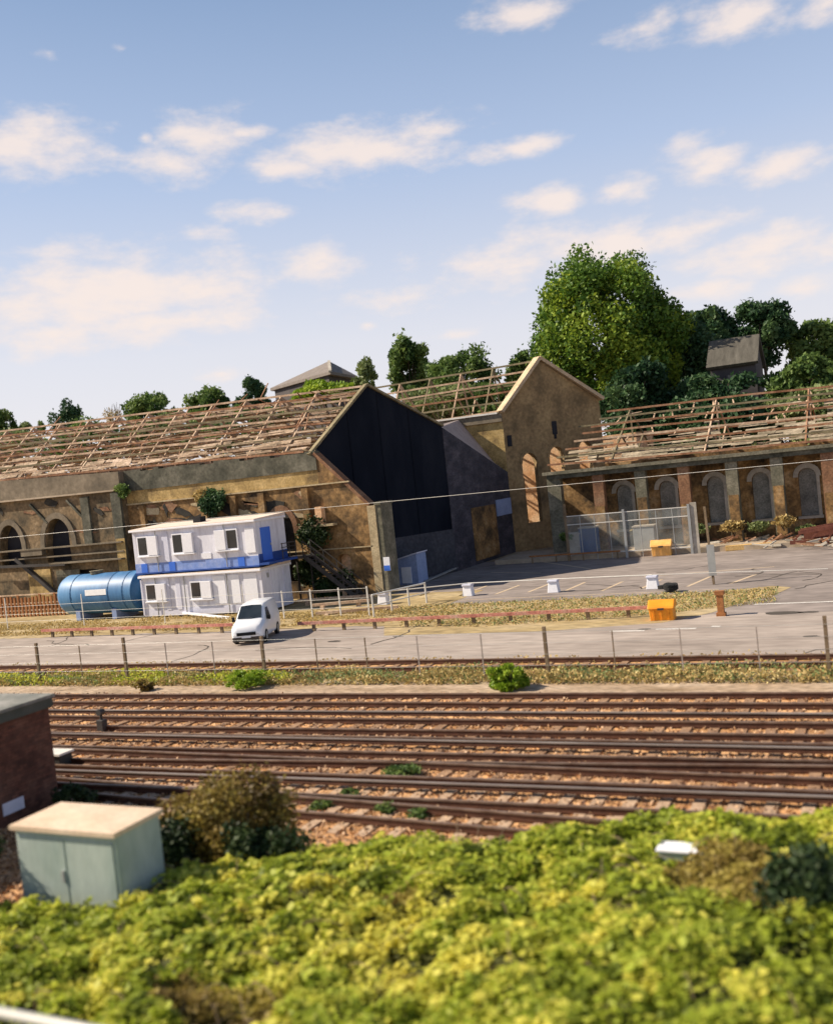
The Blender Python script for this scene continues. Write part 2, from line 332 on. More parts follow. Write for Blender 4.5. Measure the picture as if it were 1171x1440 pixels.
# thin high haze that whitens the lower sky
hz = N.new('ShaderNodeMapRange'); L.new(el, hz.inputs[0]); hz.inputs[1].default_value = 0; hz.inputs[2].default_value = .52; hz.inputs[3].default_value = .95; hz.inputs[4].default_value = .80
SKYG = 1.0/.12
mixh = N.new('ShaderNodeMix'); mixh.data_type = 'RGBA'; L.new(hz.outputs[0], mixh.inputs[0]); L.new(sky.outputs[0], mixh.inputs[6])
hr = N.new('ShaderNodeValToRGB'); e = hr.color_ramp.elements; L.new(mth('MULTIPLY', el, 1/1.57), hr.inputs[0])
def kc(c, g=1): return (c[0]*g, c[1]*g, c[2]*g, 1)
e[0].position = 0; e[0].color = kc((.58,.55,.56)); e[1].position = 1; e[1].color = kc((.008,.014,.035))
for ps_, c_ in ((.09,(.50,.50,.55)),(.19,(.30,.365,.50)),(.29,(.17,.24,.375)),(.44,(.04,.065,.13))): q = e.new(ps_); q.color = kc(c_)
hs = N.new('ShaderNodeVectorMath'); hs.operation = 'SCALE'; L.new(hr.outputs[0], hs.inputs[0]); hs.inputs['Scale'].default_value = SKYG
L.new(hs.outputs[0], mixh.inputs[7])
mixc = N.new('ShaderNodeMix'); mixc.data_type = 'RGBA'; L.new(cloud, mixc.inputs[0]); L.new(mixh.outputs[2], mixc.inputs[6])
mixc.inputs[7].default_value = kc((.64,.55,.50), SKYG)
L.new(mixc.outputs[2], bg.inputs['Color'])
vs = S.view_settings; vs.view_transform = 'Standard'; vs.look = 'None'; vs.gamma = 1; vs.exposure = .62
S.render.engine = 'CYCLES'

# ------------------------------------------------------------------ ground
def sheet(name, x0, y0, x1, y1, z, mt, kind='structure'):
    o = MB(); o.v = [(x0,y0,z),(x1,y0,z),(x1,y1,z),(x0,y1,z)]; o.f = [(0,1,2,3)]; return tag(o.build(name, mt), kind=kind)
def poly(name, pts, z, mt, parent=None, kind='structure'):
    o = MB(); o.v = [(p[0], p[1], z) for p in pts]; o.f = [tuple(range(len(pts)))]
    r = o.build(name, mt, parent); return tag(r, kind=kind) if kind else r
sheet('ground', -900, -300, 900, 1500, -.01, 'dirt')
def wavy(x0, x1, y, amp, step=.8, seed=0):
    rg = random.Random(seed); return [(x0+(x1-x0)*i/int((x1-x0)/step), y + rg.uniform(-amp, amp)) for i in range(int((x1-x0)/step)+1)]
def strip(name, x0, x1, y0, y1, a0, a1, z, mt, seed=0):
    A = wavy(x0, x1, y0, a0, seed=seed); B = wavy(x0, x1, y1, a1, seed=seed+1); mb = MB()
    mb.v = [(p[0],p[1],z) for p in A] + [(p[0],p[1],z) for p in B]; n = len(A); mb.f = [(i, i+1, n+i+1, n+i) for i in range(n-1)]
    return tag(mb.build(name, mt), kind='structure')
strip('ballast_bed', -90, 40, 13.0, 31.0, .2, .15, .004, 'ballast', 3)
strip('cess_path', -90, 40, 30.75, 32.3, .12, .2, .008, 'ballast_pale', 5)
strip('siding_bed', -90, 40, 33.9, 36.6, .25, .1, .006, 'ballast', 7)
strip('yard_road', -120, 60, 36.5, 45.6, .08, .25, .004, 'asphalt_road', 9)
poly('car_park', [(-30,45.4),(60,45.4),(60,76),(-36,76),(-36,57),(-32,50)], .002, 'asphalt')
g1 = strip('verge', -70, -24, 45.6, 58.2, .25, .1, .008, 'dry_soil', 11)
# dry verge tongue between road and car park
A = [gz(x, y) for x, y in ((540,856),(640,850),(760,845),(900,838),(1020,831),(1085,824),(1112,826),(1085,838),(1035,850),(1000,862),(930,876),(760,888),(540,894))]
poly('verge_tongue', [(p.x, p.y) for p in A], .010, 'dry_soil')
# low pale platform in front of the colonnade
MB().box(-29, 73.2, 0, 14, 79.4, .35).build('platform', 'pale_concrete')['kind'] = 'structure'
# painted bays
pl = MB()
def line(a, b, w=.12, z=.008, mb=pl):
    a = gz(*a); b = gz(*b); d = (b-a).normalized(); r = Vector((d.y, -d.x, 0))*w/2; k = len(mb.v)
    mb.v += [tuple(Vector((p.x, p.y, z))) for p in (a-r, b-r, b+r, a+r)]; mb.f.append((k,k+1,k+2,k+3))
for a, b in (((590,838),(632,824)),((646,838),(684,824)),((696,836),(730,823)),((742,833),(775,820)),((790,833),(822,819)),((846,831),(875,818)),((900,828),(930,815)),((966,825),(998,811)),((1026,821),(1062,808)),((690,805),(760,806)),((760,790),(830,800))):
    line(a, b, .2)
line((600,846),(1010,829), .14); line((905,811),(1088,797), .18)
tag(pl.build('bay_markings', 'faded_line'), kind='structure')
pm = MB()
for a, b in (((858,888),(906,887)),((922,885),(978,884)),((1060,850),(1171,846)),((1000,881),(1012,881))): line(a, b, .22, .009, pm)
tag(pm.build('road_markings', 'white_line'), kind='structure')
for i, (x, y, w) in enumerate(((1100,862,26),(1136,861,15),(1140,895,12),(560,895,9),(470,902,12),(905,885,10))):
    c = gz(x, y); r = w*(c-CAM).dot(F)/FPX; rg = random.Random(i)
    poly('tar_patch', [(c.x+cos(t*pi/6)*r*rg.uniform(.8,1.1), c.y+sin(t*pi/6)*r*.55*rg.uniform(.7,1.1)) for t in range(12)], .012, 'dark_patch')

rg = random.Random(17)
for i in range(16):
    q = gz(rg.uniform(620,1160), rg.uniform(800,835)) if i < 9 else gz(rg.uniform(60,1150), rg.uniform(900,925)); a = rg.uniform(-.5,.5)+(pi/2 if i % 3 == 0 else 0); mb = MB()
    for k in range(7):
        n_ = P(q.x+cos(a)*rg.uniform(.4,1.0), q.y+sin(a)*rg.uniform(.4,1.0), 0); w = rg.uniform(.02,.06); d = (n_-q).normalized(); r_ = Vector((d.y,-d.x,0))*w; b = len(mb.v)
        mb.v += [(p.x,p.y,.0135) for p in (q-r_, n_-r_, n_+r_, q+r_)]; mb.f.append((b,b+1,b+2,b+3)); q = n_; a += rg.uniform(-.6,.6)
    tag(mb.build('tar_seam', 'dark_patch'), kind='structure')
# ------------------------------------------------------------------ railway tracks
def viewx(Y):                                    # stretch of a line parallel to the tracks that the view takes in
    return gy(0, 1000, Y).x - 5, gy(1171, 1000, Y).x + 5
def rail(mb, hd, a, b, h=.16, w=.075, z0=.03):
    a = Vector(a); b = Vector(b)
    mb.bar(a+Vector((0,0,z0+h*.45)), b+Vector((0,0,z0+h*.45)), w*.55, h*.9); mb.bar(a+Vector((0,0,z0+.02)), b+Vector((0,0,z0+.02)), w*2, .04)
    hd.bar(a+Vector((0,0,z0+h*.95)), b+Vector((0,0,z0+h*.95)), w, h*.25)
def track(label, rails, third=(), sl='sleeper_wood', x0=None, x1=None, heads='rail_head'):
    Ya = rails[0][0]; xa, xb = viewx(max(r[0] for r in rails)); x0 = xa if x0 is None else x0; x1 = xb if x1 is None else x1
    rt = empty('railway_track', ((x0+x1)/2, Ya, 0), label, 'railway track', 'parallel railway tracks across the picture')
    for (ya, yb) in rails:
        mb = MB(); hd = MB(); rail(mb, hd, (x0, ya, 0), (x1, yb, 0)); r = mb.build('rail', 'rail_rust', rt); hd.build('rail_head', heads, r)
    for (ya, yb) in third:
        mb = MB(); hd = MB(); rail(mb, hd, (x0, ya, .05), (x1, yb, .05), .12, .10, .09); r = mb.build('conductor_rail', 'rail_rust', rt); hd.build('rail_head', 'third_head', r)
    ya = (rails[0][0]+rails[1][0])/2; yb = (rails[0][1]+rails[1][1])/2; n = int((x1-x0)/.72); rg = random.Random(int(ya*10))
    proto = None
    for i in range(min(n, 100)):
        x = x0 + (i+.5)*.72; y = ya + (yb-ya)*(x-x0)/(x1-x0)
        if proto is None:
            rl = wloc(rt); proto = MB().box(-.13,-1.12,-.06,.13,1.12,.045).build('sleeper', sl, None); proto.parent = rt; o = proto
        else:
            o = proto.copy(); COL.objects.link(o)
        o.location = Vector((x, y, rg.uniform(-.02,.01))) - rl; o.rotation_euler = (0,0,rg.uniform(-.03,.03))
    return rt
def ln(p, q):           # two photo points of one rail -> Y at the ends of its view
    a = gz(*p); b = gz(*q); x0, x1 = viewx((a.y+b.y)/2); k = (b.y-a.y)/(b.x-a.x); return (a.y+k*(x0-a.x), a.y+k*(x1-a.x))
track('rusty disused siding running along the edge of the tarmac yard', [ln((130,940),(1121,928)), ln((130,949),(1121,939))])
track('farthest running line, just in front of the pale cess path, no conductor rail', [ln((130,982.8),(1121,983)), ln((130,993.5),(1121,998))])
track('second running line from the yard, passing behind the small ground signal', [ln((130,1014),(1121,1026)), ln((130,1028),(1121,1043.5))], [ln((130,1008),(1121,1016.5))])
track('middle running line with the brightest pale conductor rail', [ln((130,1037.7),(1121,1056)), ln((130,1058),(1121,1080.5))], [ln((130,1043),(1121,1066))])
t5 = track('running line next in front of the middle one, on dark sleepers', [ln((130,1076),(1121,1088)), ln((130,1062),(1121,1105))], [])
t6 = track('nearest through line on pale concrete sleepers, beside the ballast strip', [ln((130,1086),(1121,1123)), ln((130,1112.5),(1121,1161))], [ln((130,1097),(1121,1136))], 'sleeper_concrete')
track('near siding slanting out towards the brambles on pale sleepers', [ln((410,1149),(785,1183)), ln((328,1122),(785,1160))], [], 'sleeper_concrete')

# ------------------------------------------------------------------ derelict shed with the black gable
YF = 58.3
GL, GR = P(-35.5, 58.95, 10.2), P(-31.0, 70.1, 11.2); GP = P(-33.65, 63.5, 14.45)
A_ = empty('derelict_shed', (-50, YF, 0), 'long roofless brick shed with black sheeted gable, behind the white cabins', 'building')
def arch_wall(mb, x0, x1, z0, z1, y, th, holes, zt=None):
    """wall parallel to the tracks with arched openings: holes = (cx, width, sill, spring, apex)"""
    xs = {x0, x1}
    for cx, w, sill, spr, ap in holes:
        for i in range(13): xs.add(cx - w/2 + w*i/12)
    xs = sorted(q for q in xs if x0 <= q <= x1)
    top = (lambda x: z1) if zt is None else zt
    def hx(a, b, za, zb, zc, zd): mb.hexa([(a,y,za),(b,y,zb),(b,y+th,zb),(a,y+th,za),(a,y,zc),(b,y,zd),(b,y+th,zd),(a,y+th,zc)])
    for a, b in zip(xs, xs[1:]):
        m_ = (a+b)/2; hit = None
        for h in holes:
            if abs(m_-h[0]) < h[1]/2: hit = h
        if hit:
            cx, w, sill, spr, ap = hit; f = lambda x: spr + (ap-spr)*sqrt(max(0, 1-((x-cx)/(w/2))**2))**1.1
            if sill > z0: hx(a, b, z0, z0, sill, sill)
            hx(a, b, f(a), f(b), top(a), top(b))
        else: hx(a, b, z0, z0, top(a), top(b))
def arch_ring(mb, cx, w, spr, ap, y, t=.35, d=.12, n=14):
    pr = None
    for i in range(n+1):
        a = pi - pi*i/n; p = (cx+cos(a)*w/2, spr+abs(sin(a))**.9*(ap-spr)); q = (cx+cos(a)*(w/2+t), spr+abs(sin(a))**.9*(ap-spr+t))
        if pr: mb.hexa([(pr[0][0],y-d,pr[0][1]),(p[0],y-d,p[1]),(p[0],y+.05,p[1]),(pr[0][0],y+.05,pr[0][1]),(pr[1][0],y-d,pr[1][1]),(q[0],y-d,q[1]),(q[0],y+.05,q[1]),(pr[1][0],y+.05,pr[1][1])])
        pr = (p, q)
# front wall, right stretch (X -52.2 .. -35) with its raked end, then the pier
cop = gy(515,705,YF)
mb = MB(); arch_wall(mb, -52.2, -35.3, 0, 7.75, YF, .6, [(-38.6,1.9,1.2,4.6,6.2),(-47.6,2.0,1.0,4.4,6.0)])
arch_wall(mb, -35.3, -31.75, 0, 7, YF, .6, [(-33.95,1.0,1.0,2.6,2.9)], zt=lambda x: 9.75+(6.2-9.75)*(x+35.3)/3.55)
mb.build('front_wall', 'brick_brown', A_)
MB().box(-52.2, YF+.02, 7.75, -35.3, YF+.6, 8.75).build('brick_frieze', 'brick_yellow', A_)
mb = MB(); rg = random.Random(3)
x = -52.2
while x < -35.4:
    w = rg.uniform(.5, 1.6); x2 = min(-35.3, x+w); mb.box(x, YF-.06, 8.75, x2, YF+.55, 10.3-.02*(x+52)+rg.uniform(-.12,.10)); x = x2
mb.build('parapet', 'render_grey', A_)
mb = MB(); mb.box(-52.2, YF-.12, 7.70, -32.9, YF-.003, 7.80); mb.box(-44, YF-.10, 3.25, -31.6, YF-.002, 3.33); mb.box(-52,YF-.1,4.9,-47.2,YF-.002,5.0); mb.build('string_course', 'pier_stone', A_)
# coping down the raked end
mb = MB(); mb.bar(P(-35.45,YF+.3,9.9), P(-31.6,YF+.3,6.05), .75, .22); mb.build('raked_coping', 'brick_red', A_)
mb = MB(); mb.box(-31.75, YF-.1, 0, -31.15, YF+.6, 5.99); mb.build('end_pier', 'pier_stone', A_)
mb = MB(); mb.box(-31.149, YF-.05, 0, -30.75, YF+1.6, 6.0); mb.box(-31.2, YF-.12, 6.0, -30.7, YF+1.65, 6.2); mb.build('pier_side', 'pier_green', A_)
MB().box(-34.0-.55, YF+.5, 0.9, -33.3, YF+.58, 3.0).build('infill', 'brick_orange', A_)
each('interior_dark_panel', 'soot_and_shade', A_, [(-39.6, YF+.45, 1.1, -37.6, YF+.55, 6.3), (-48.7,YF+.45,.9,-46.5,YF+.55,6.1)])  # near-black panels painted as the dark interior behind the arches
for q_ in ((-38.6, 1.9, 4.6, 6.2, YF, .4, .1), (-47.6, 2.0, 4.4, 6.0, YF, .35, .1)): mb = MB(); arch_ring(mb, *q_); mb.build('arch_surround', 'brick_red', A_)
# soot scars and bricked patches on the front
rg = random.Random(21); mb = MB(); m2 = MB()
for i in range(84):
    left = i >= 60; cx = rg.uniform(-80,-53.5) if left else rg.uniform(-51.5,-36.0); cz = rg.uniform(1.0,8.6) if left else rg.uniform(1.2,7.4)
    if left and any(abs(cx-q_) < 2.0 for q_ in (-64.1,-58.3,-69.5)) and cz < 7.6: continue
    w = rg.uniform(.25,1.5); h = rg.uniform(.12,.75); d = rg.uniform(.02,.07); yb = YF-(.5 if left else 0)
    pts = [P(cx+cos(t*pi/5)*w*rg.uniform(.45,1), yb-d, cz+sin(t*pi/5)*h*rg.uniform(.45,1)-cos(t*pi/5)*rg.uniform(0,.3)) for t in range(10)]
    MB().prism(pts, (0, d+.02, 0)).build(*(('scorched_patch','soot_and_shade'),('brick_patch','brick_red'),('scorched_patch','render_grey'),('scorched_patch','soot_and_shade'),('mortar_patch','pier_stone'))[i % 5], A_)
# small stack standing on a ledge, and the buttresses that throw raking shadows
mb = MB(); p = gy(450,725,YF-.3); mb.box(p.x-.25, YF-.5, 5.05, p.x+.25, YF, 6.25); mb.build('stub_stack', 'brick_orange', A_)
mb = MB(); mb.box(p.x-1.6, YF-.6, 4.9, p.x+1.1, YF, 5.05); mb.build('ledge', 'pier_stone', A_)
each('pilaster', 'brick_brown', A_, [(xx, YF-.32, 3.0, xx+.5, YF-.001, 7.6) for xx in (-50.9,-45.2,-42.6,-40.2,-36.6)])
# left stretch with the two tall arches
ZL = lambda x: 10.15 - .032*(x+52)
a1, a2 = gy(25,790,YF).x+.1, gy(95,790,YF).x-.1
mb = MB(); arch_wall(mb, -82, -52.2, 0, 9.15, YF-.5, .7, [(a1,2.5,3.9,5.1,7.15),(a2,2.9,3.9,5.1,7.3),(a1-5.4,2.5,3.9,5.1,7.2),(-57.0+.4,2.6,1.6,3.1,3.15)]); mb.build('front_wall', 'brick_left', A_)
mb = MB(); mb.hexa([(-82,YF-.62,9.35),(-52.2,YF-.62,9.0),(-52.2,YF+.2,9.0),(-82,YF+.2,9.35),(-82,YF-.62,ZL(-82)+.2),(-52.2,YF-.62,ZL(-52)+.15),(-52.2,YF+.2,ZL(-52)+.15),(-82,YF+.2,ZL(-82)+.2)]); mb.build('parapet', 'render_brown', A_)
mb = MB(); mb.hexa([(-82,YF-.8,9.2),(-52.6,YF-.8,8.88),(-52.6,YF-.3,8.88),(-82,YF-.3,9.2),(-82,YF-.8,9.35),(-52.6,YF-.8,9.0),(-52.6,YF-.3,9.0),(-82,YF-.3,9.35)]); mb.build('cornice', 'pale_concrete', A_)
for c_, w_, a_ in ((a1,2.5,7.15),(a2,2.9,7.3),(a1-5.4,2.5,7.2)): mb = MB(); arch_ring(mb, c_, w_, 5.1, a_, YF-.5, .45, .12); mb.build('arch_surround', 'render_brown', A_)
mb = MB(); mb.box(-80, YF+.2, .0, -52.4, YF+.3, 7.6); mb.build('interior_dark_panel', 'arch_dark', A_)  # one long near-black sheet standing in for the unlit interior
each('pilaster', 'render_grey', A_, [(-53.1, YF-.75, 0, -52.2, YF-.503, 8.8), (-56.2, YF-.7, 5.0, -55.4, YF-.503, 8.7)])
each('brick_panel', 'brick_yellow', A_, [(-53.0, YF-.8, 2.6, -52.15, YF-.753, 5.3), (-62.6,YF-.6,.6,-60.2,YF-.503,3.4)])
each('ledge', 'render_brown', A_, [(xa, YF-.5-d, z, xb, YF-.504, z+.11) for z, xa, xb, d in ((5.0,-70,-52.3,.5),(4.3,-70,-52.3,.35),(3.75,-59.6,-52.3,.7))] + [(a1+1.4,YF-.95,4.55,a2-1.5,YF-.504,4.99)])
mb = MB(); mb.box(-59.6,YF-.58,.4,-57.2,YF-.504,3.2); mb.build('metal_sheet', 'pier_green', A_)
MB().bar(P(-63.5,YF-.8,4.4), P(-58.6,YF-.8,.6), .3, .3).build('brace', 'dark_metal', A_); MB().bar(P(-66,YF-1.1,3.9), P(-58,YF-1.1,3.7), .2, .2).build('brace', 'dark_metal', A_)
for xx in (-69.5,-61.5,-57.6): MB().bar(P(xx,YF-.6,8.6), P(xx+1.6,YF-.56,7.0), .22, .16).build('raking_strut', 'render_grey', A_)
# gable: black sheeting above a low wall, then the pale brick continuing to the far corner
def gpl(t, z): v = GL.lerp(GR, t); return P(v.x, v.y, z)
mb = MB(); th = (-.25, .1, 0)
mb.prism([gpl(0,3.3), gpl(1,3.3), GR, GP, GL], th); mb.build('gable_sheeting', 'sheeting', A_)
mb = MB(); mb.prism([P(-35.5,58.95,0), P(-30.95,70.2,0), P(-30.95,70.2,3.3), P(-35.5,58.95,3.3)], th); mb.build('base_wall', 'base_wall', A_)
mb = MB()
for t in (.24,.48,.72):
    zt_ = GL.z+(GP.z-GL.z)*t/.41 if t < .41 else GP.z+(GR.z-GP.z)*(t-.41)/.59; a = gpl(t, 3.35)+Vector((.03,-.01,0)); b = gpl(t, zt_-.15)+Vector((.03,-.01,0))
    MB().bar(a, b, .07, .05).build('lap_joint', 'sheeting', A_)
mb = MB(); mb.bar(GL+Vector((-.3,-.75,-.35)), GP+Vector((0,0,.1)), .4, .16); mb.bar(GP+Vector((0,0,.1)), GR+Vector((0,.1,.08)), .4, .16); mb.build('verge_board', 'timber_olive', A_)
D1, D2 = P(-31.0, 84.9, 6.75), P(-31.0, 86.2, 6.6)
mb = MB(); mb.prism([P(-31,70.2,0), P(-31,86,0), D1, P(-31,70.2,11.15)], (-.4,0,0)); mb.build('end_wall', 'brick_shaded_navy', A_)
mb = MB(); mb.box(-31.02,74.2,.3,-30.93,79.5,4.6); mb.build('bricked_doorway', 'brick_brown', A_)
mb = MB(); mb.box(-31.0,79.8,3.5,-30.86,83.2,4.9); mb.build('fascia_panel', 'shed_blue', A_)
B1, C1 = gy(649,589,85.9), gy(707,659,85.9)
mb = MB(); mb.prism([P(-31.2,70.4,11.2), P(-31.2,85.3,6.8), P(C1.x,85.9,C1.z), P(B1.x,85.9,B1.z), P(-32.2,72.5,11.5)], (0,0,-.15)); mb.build('hipped_roof', 'slate_pink', A_)
mb = MB(); mb.bar(P(B1.x,86,B1.z+.1), P(C1.x,86,C1.z+.1), .5, .25); mb.build('raked_coping', 'brick_red', A_)
mb = MB(); mb.box(-31.9, 85.6, 0, -30.6, 86.6, 6.5); mb.build('end_pier', 'pier_green', A_)
# back wall and roof timbers
mb = MB(); mb.box(-90, 76.8, 0, -36, 77.4, 11.2); mb.build('rear_wall', 'brick_orange', A_)
def roof(root, X0, X1, e0, rd, b0, npurl, nraft, mats, seed, rise=0.0, skew=0.0, skew0=0.0, miss=.0, rear=4, pw=.11):
    """open roof: eave e0=(Y,Z), ridge rd, back eave b0; timbers run X0..X1; X1 end leans by skew per metre of Y"""
    rg = random.Random(seed); zr = lambda x: rise*(X1-x)/(X1-X0)
    xe = lambda t: X1 + skew*t*(rd[0]-e0[0])
    for i in range(npurl):
        t = i/(npurl-1); y = e0[0]+(rd[0]-e0[0])*t; z = e0[1]+(rd[1]-e0[1])*t; mb = MB(); n = 6; xa_ = X0 + skew0*t*(rd[0]-e0[0]); xs = [xa_+(xe(t)-xa_)*k/n for k in range(n+1)]
        pr = None
        for xx in xs:
            q = P(xx, y+rg.uniform(-.05,.05), z+zr(xx)+rg.uniform(-.07,.07)+.12)
            if pr is not None and not (rg.random() < miss and 0 < t < .95): mb.bar(pr, q, pw, pw*1.3)
            pr = q
        if mb.v: mb.build('purlin', mats[i % len(mats)], root)
    for i in range(rear):
        t = (i+.7)/rear; y = rd[0]+(b0[0]-rd[0])*t; z = rd[1]+(b0[1]-rd[1])*t; mb = MB()
        mb.bar(P(X0,y,z+zr(X0)+.1), P(xe(1),y,z+.1), pw, pw*1.2); mb.build('purlin', mats[(i+1) % len(mats)], root)
    for i in range(nraft):
        x = X0 + skew0*4 + (X1-X0-skew0*4)*(i+.5)/nraft; o = zr(x); mb = MB()
        E_, R_, B_ = P(x, e0[0], e0[1]+o), P(x, rd[0], rd[1]+o), P(x, b0[0], b0[1]+o)
        mb.bar(E_, R_, .11, .17); mb.bar(R_, B_, .11, .17); mb.bar(E_, B_, .11, .15)
        md_ = E_.lerp(B_, .5); mb.bar(md_, R_, .12); mb.bar(md_, E_.lerp(R_, .5), .12); mb.bar(md_, B_.lerp(R_, .5), .12)
        mb.build('roof_truss', mats[(i*2+1) % len(mats)], root)
roof(A_, -90, -36.2, (58.3,10.0), (63.5,14.4), (76.8,10.4), 10, 17, ['timber_red','timber_pale','timber_olive','timber_pale'], 5, rise=1.3, skew=.43, rear=6)
rg = random.Random(9); mb = MB(); m2 = MB(); m3 = MB()
for i in range(480):       # broken boards, battens and rafters still clinging to the frame
    t = rg.random()**1.3; x = rg.uniform(-88, -36); o = 1.3*(-36-x)/54
    if rg.random() < .5: y = 58.3+5.2*t; z = 10.1+4.4*t; sl = Vector((0, .76, .64))
    else: y = 76.4-12.5*t; z = 10.5+3.7*t; sl = Vector((0, -.95, .29))
    p = P(x, y, z+o); ln_ = rg.uniform(.4, 2.2); k = rg.random()
    if k < .35: q = p + sl*ln_; mb.bar(p, q + Vector((rg.uniform(-.6,.6),0,0)), .07, .06)
    elif k < .8: q = p + Vector((ln_*1.3, 0, rg.uniform(-.15,.15))); m2.bar(p, q, .15, .05)
    else: q = p + Vector((rg.uniform(-.8,.8), 0, -rg.uniform(.3,1.2))); m3.bar(p, q, .1, .08)
mb.build('broken_rafters', 'timber_red', A_)['kind'] = 'stuff'; m2.build('broken_boards', 'roof_scrap', A_)['kind'] = 'stuff'; m3.build('hanging_timber', 'timber_olive', A_)['kind'] = 'stuff'
# ragged remains of the rear roof boarding
def scraps(root, X0, X1, a, b, n, mt, seed, rise=0, cover=.5):
    rg = random.Random(seed); mb = MB(); nx = int((X1-X0)/.9); ny = n
    for i in range(nx):
        for j in range(ny):
            if rg.random() > cover*(1.25-.7*j/ny): continue
            x = X0+(X1-X0)*i/nx; t = (j+rg.uniform(-.2,.2))/ny; t2 = t+rg.uniform(.25,.6)/ny; w = rg.uniform(.6,2.6); o = rise*(X1-x)/(X1-X0)
            p = P(x, a[0]+(b[0]-a[0])*t, a[1]+(b[1]-a[1])*t+o+rg.uniform(-.04,.08)); q = P(x, a[0]+(b[0]-a[0])*t2, a[1]+(b[1]-a[1])*t2+o+rg.uniform(-.04,.08))
            mb.prism([p, p+Vector((w,0,0)), q+Vector((w+rg.uniform(-.2,.2),0,0)), q], (0,0,.03))
    o = mb.build('roof_boarding', mt, root); o['kind'] = 'stuff'
scraps(A_, -90, -38.5, (76.6,10.5), (63.9,14.0), 14, 'roof_scrap', 4, 1.3, .56)
scraps(A_, -90, -36.5, (58.4,10.2), (60.4,11.9), 4, 'roof_scrap', 6, 1.3, .45)

# ------------------------------------------------------------------ second building: tall brown gable with arches
BL, BR, BP = P(-31.0,83.5,12.45), P(-24.2,91.2,12.9), P(-28.3,86.9,16.9)
B_ = empty('gabled_workshop', (-31, 83.5, 0), 'tall brown brick workshop gable with buff copings and arched openings, beside the big tree', 'building')
bd = (BR-BL); bd.z = 0; bl = bd.length; bd.normalize(); bn = Vector((bd.y, -bd.x, 0))
def onB(x, y):                          # (distance along the gable, height) of a photo point on the gable
    r = ray(x, y); t = (BL-CAM).dot(bn)/r.dot(bn); p = CAM+r*t; return ((p-BL).dot(bd), p.z)
u1, z1 = onB(743,637); u2, z2 = onB(781,628); u3, z3 = onB(821,620); pu = (BP-BL).dot(bd)
def topB(u): return BL.z+(BP.z-BL.z)*u/pu if u < pu else BP.z+(BR.z-BP.z)*(u-pu)/(bl-pu)
holes = [(u1,1.55,2.4,z1-.9,z1),(u2,1.5,2.4,z2-.9,z2),(u3,1.4,2.4,z3-.9,z3)]
tmp = MB(); arch_wall(tmp, 0, bl, 0, 0, 0, .6, holes, zt=topB)
xs = sorted({0, pu, bl})
tmp = MB()
hs_ = holes
class _Z: pass
arch_wall(tmp, 0, pu, 0, 0, 0, .6, [h for h in hs_ if h[0] < pu-.1] + [h for h in hs_ if h[0] >= pu-.1], zt=topB)
arch_wall(tmp, pu, bl, 0, 0, 0, .6, hs_, zt=topB)
def toB(v): return BL*1 + bd*v[0] - bn*v[1] + Vector((0,0,v[2]-BL.z))
tmp.v = [tuple(toB(v)) for v in tmp.v]; tmp.build('gable_wall', 'brick_shade', B_)
mb = MB()
for u, z in ((u1,z1),(u2,z2),(u3,z3)): arch_ring(mb, u, 1.5, z-.9, z, 0, .25, .08)
mb.v = [tuple(toB(v)) for v in mb.v]; mb.build('arch_surround', 'brick_shade', B_)
mb = MB(); mb.bar(BL+Vector((-.1,-.15,.1)), BP+Vector((0,0,.25)), 1.0, .3); mb.bar(BP+Vector((0,0,.25)), BR+Vector((.2,.2,.1)), 1.0, .3); mb.build('gable_coping', 'buff_coping', B_)
us, zs = onB(779,600); mb = MB(); mb.box(us-.25,-.04,zs-.7,us+.25,.05,zs+.5); mb.box(us-.12,-.045,zs-1.1,us+.12,.05,zs-.7); u9, z9 = onB(716,620); mb.box(u9-.22,-.05,z9-.5,u9+.22,.03,z9+.5)
mb.v = [tuple(toB(v)) for v in mb.v]; mb.build('slit_window', 'arch_dark', B_)
mb = MB(); mb.box(-60, 83.5, 0, -31.01, 84.1, 11.7); mb.build('front_wall', 'brick_yellow', B_)
mb = MB(); mb.box(-60, 83.25, 11.7, -31.0, 84.2, 12.4); mb.build('parapet', 'render_brown', B_)
mb = MB(); mb.box(-60, 83.1, 12.4, -31.3, 84.0, 12.55); mb.build('gutter', 'pale_metal', B_)
mb = MB(); mb.box(-36, 92.6, 0, -20, 93.2, 9.6); mb.build('rear_wall', 'brick_orange', B_)
roof(B_, -60, -31.1, (83.7,12.5), (86.9,16.75), (92.8,12.2), 6, 9, ['timber_pale','timber_olive','timber_red','timber_pale'], 15, rise=-.3, skew=.72, rear=2, pw=.12)

# ------------------------------------------------------------------ third building: colonnaded range on the right
C_ = empty('colonnaded_range', (-10, 76.5, 0), 'low roofless range with brick piers and red-brown purlins, right of the tall gable', 'building')
YC_ = 76.5; XL = -24.9
for i, (x, mt_) in enumerate(((779,'pier_green'),(841,'brick_red'),(901,'pier_green'),(962,'brick_red'),(1030,'pier_green'),(1094,'pier_green'),(1166,'brick_red'),(1240,'pier_green'),(1320,'pier_green'))):
    p = gy(x, 690, YC_); w = .55 if i == 0 else .42
    MB().box(p.x-w, YC_, .35, p.x+w, YC_+.7, 6.25).build('pier', mt_, C_)
    if i: MB().box(p.x-.35-(0), YC_-.06, .35, p.x+.36, YC_-.002, 3.4+.4*(i%3)).build('pier_facing', 'brick_brown', C_)
mb = MB(); mb.box(XL-.2, YC_-.15, 6.25, 12, YC_+.75, 6.6); mb.build('lintel', 'render_grey', C_)
mb = MB(); mb.box(XL-.5, YC_-.35, 6.6, 12, YC_+.9, 6.85); mb.build('eaves_cornice', 'pier_green', C_)
hol = []
for xx in (871,932,1000,1064,1130,1205,1280):
    c_ = gy(xx+6, 690, YC_+2.3).x; hol.append((c_, 1.25, 1.7, 4.6, 5.25))
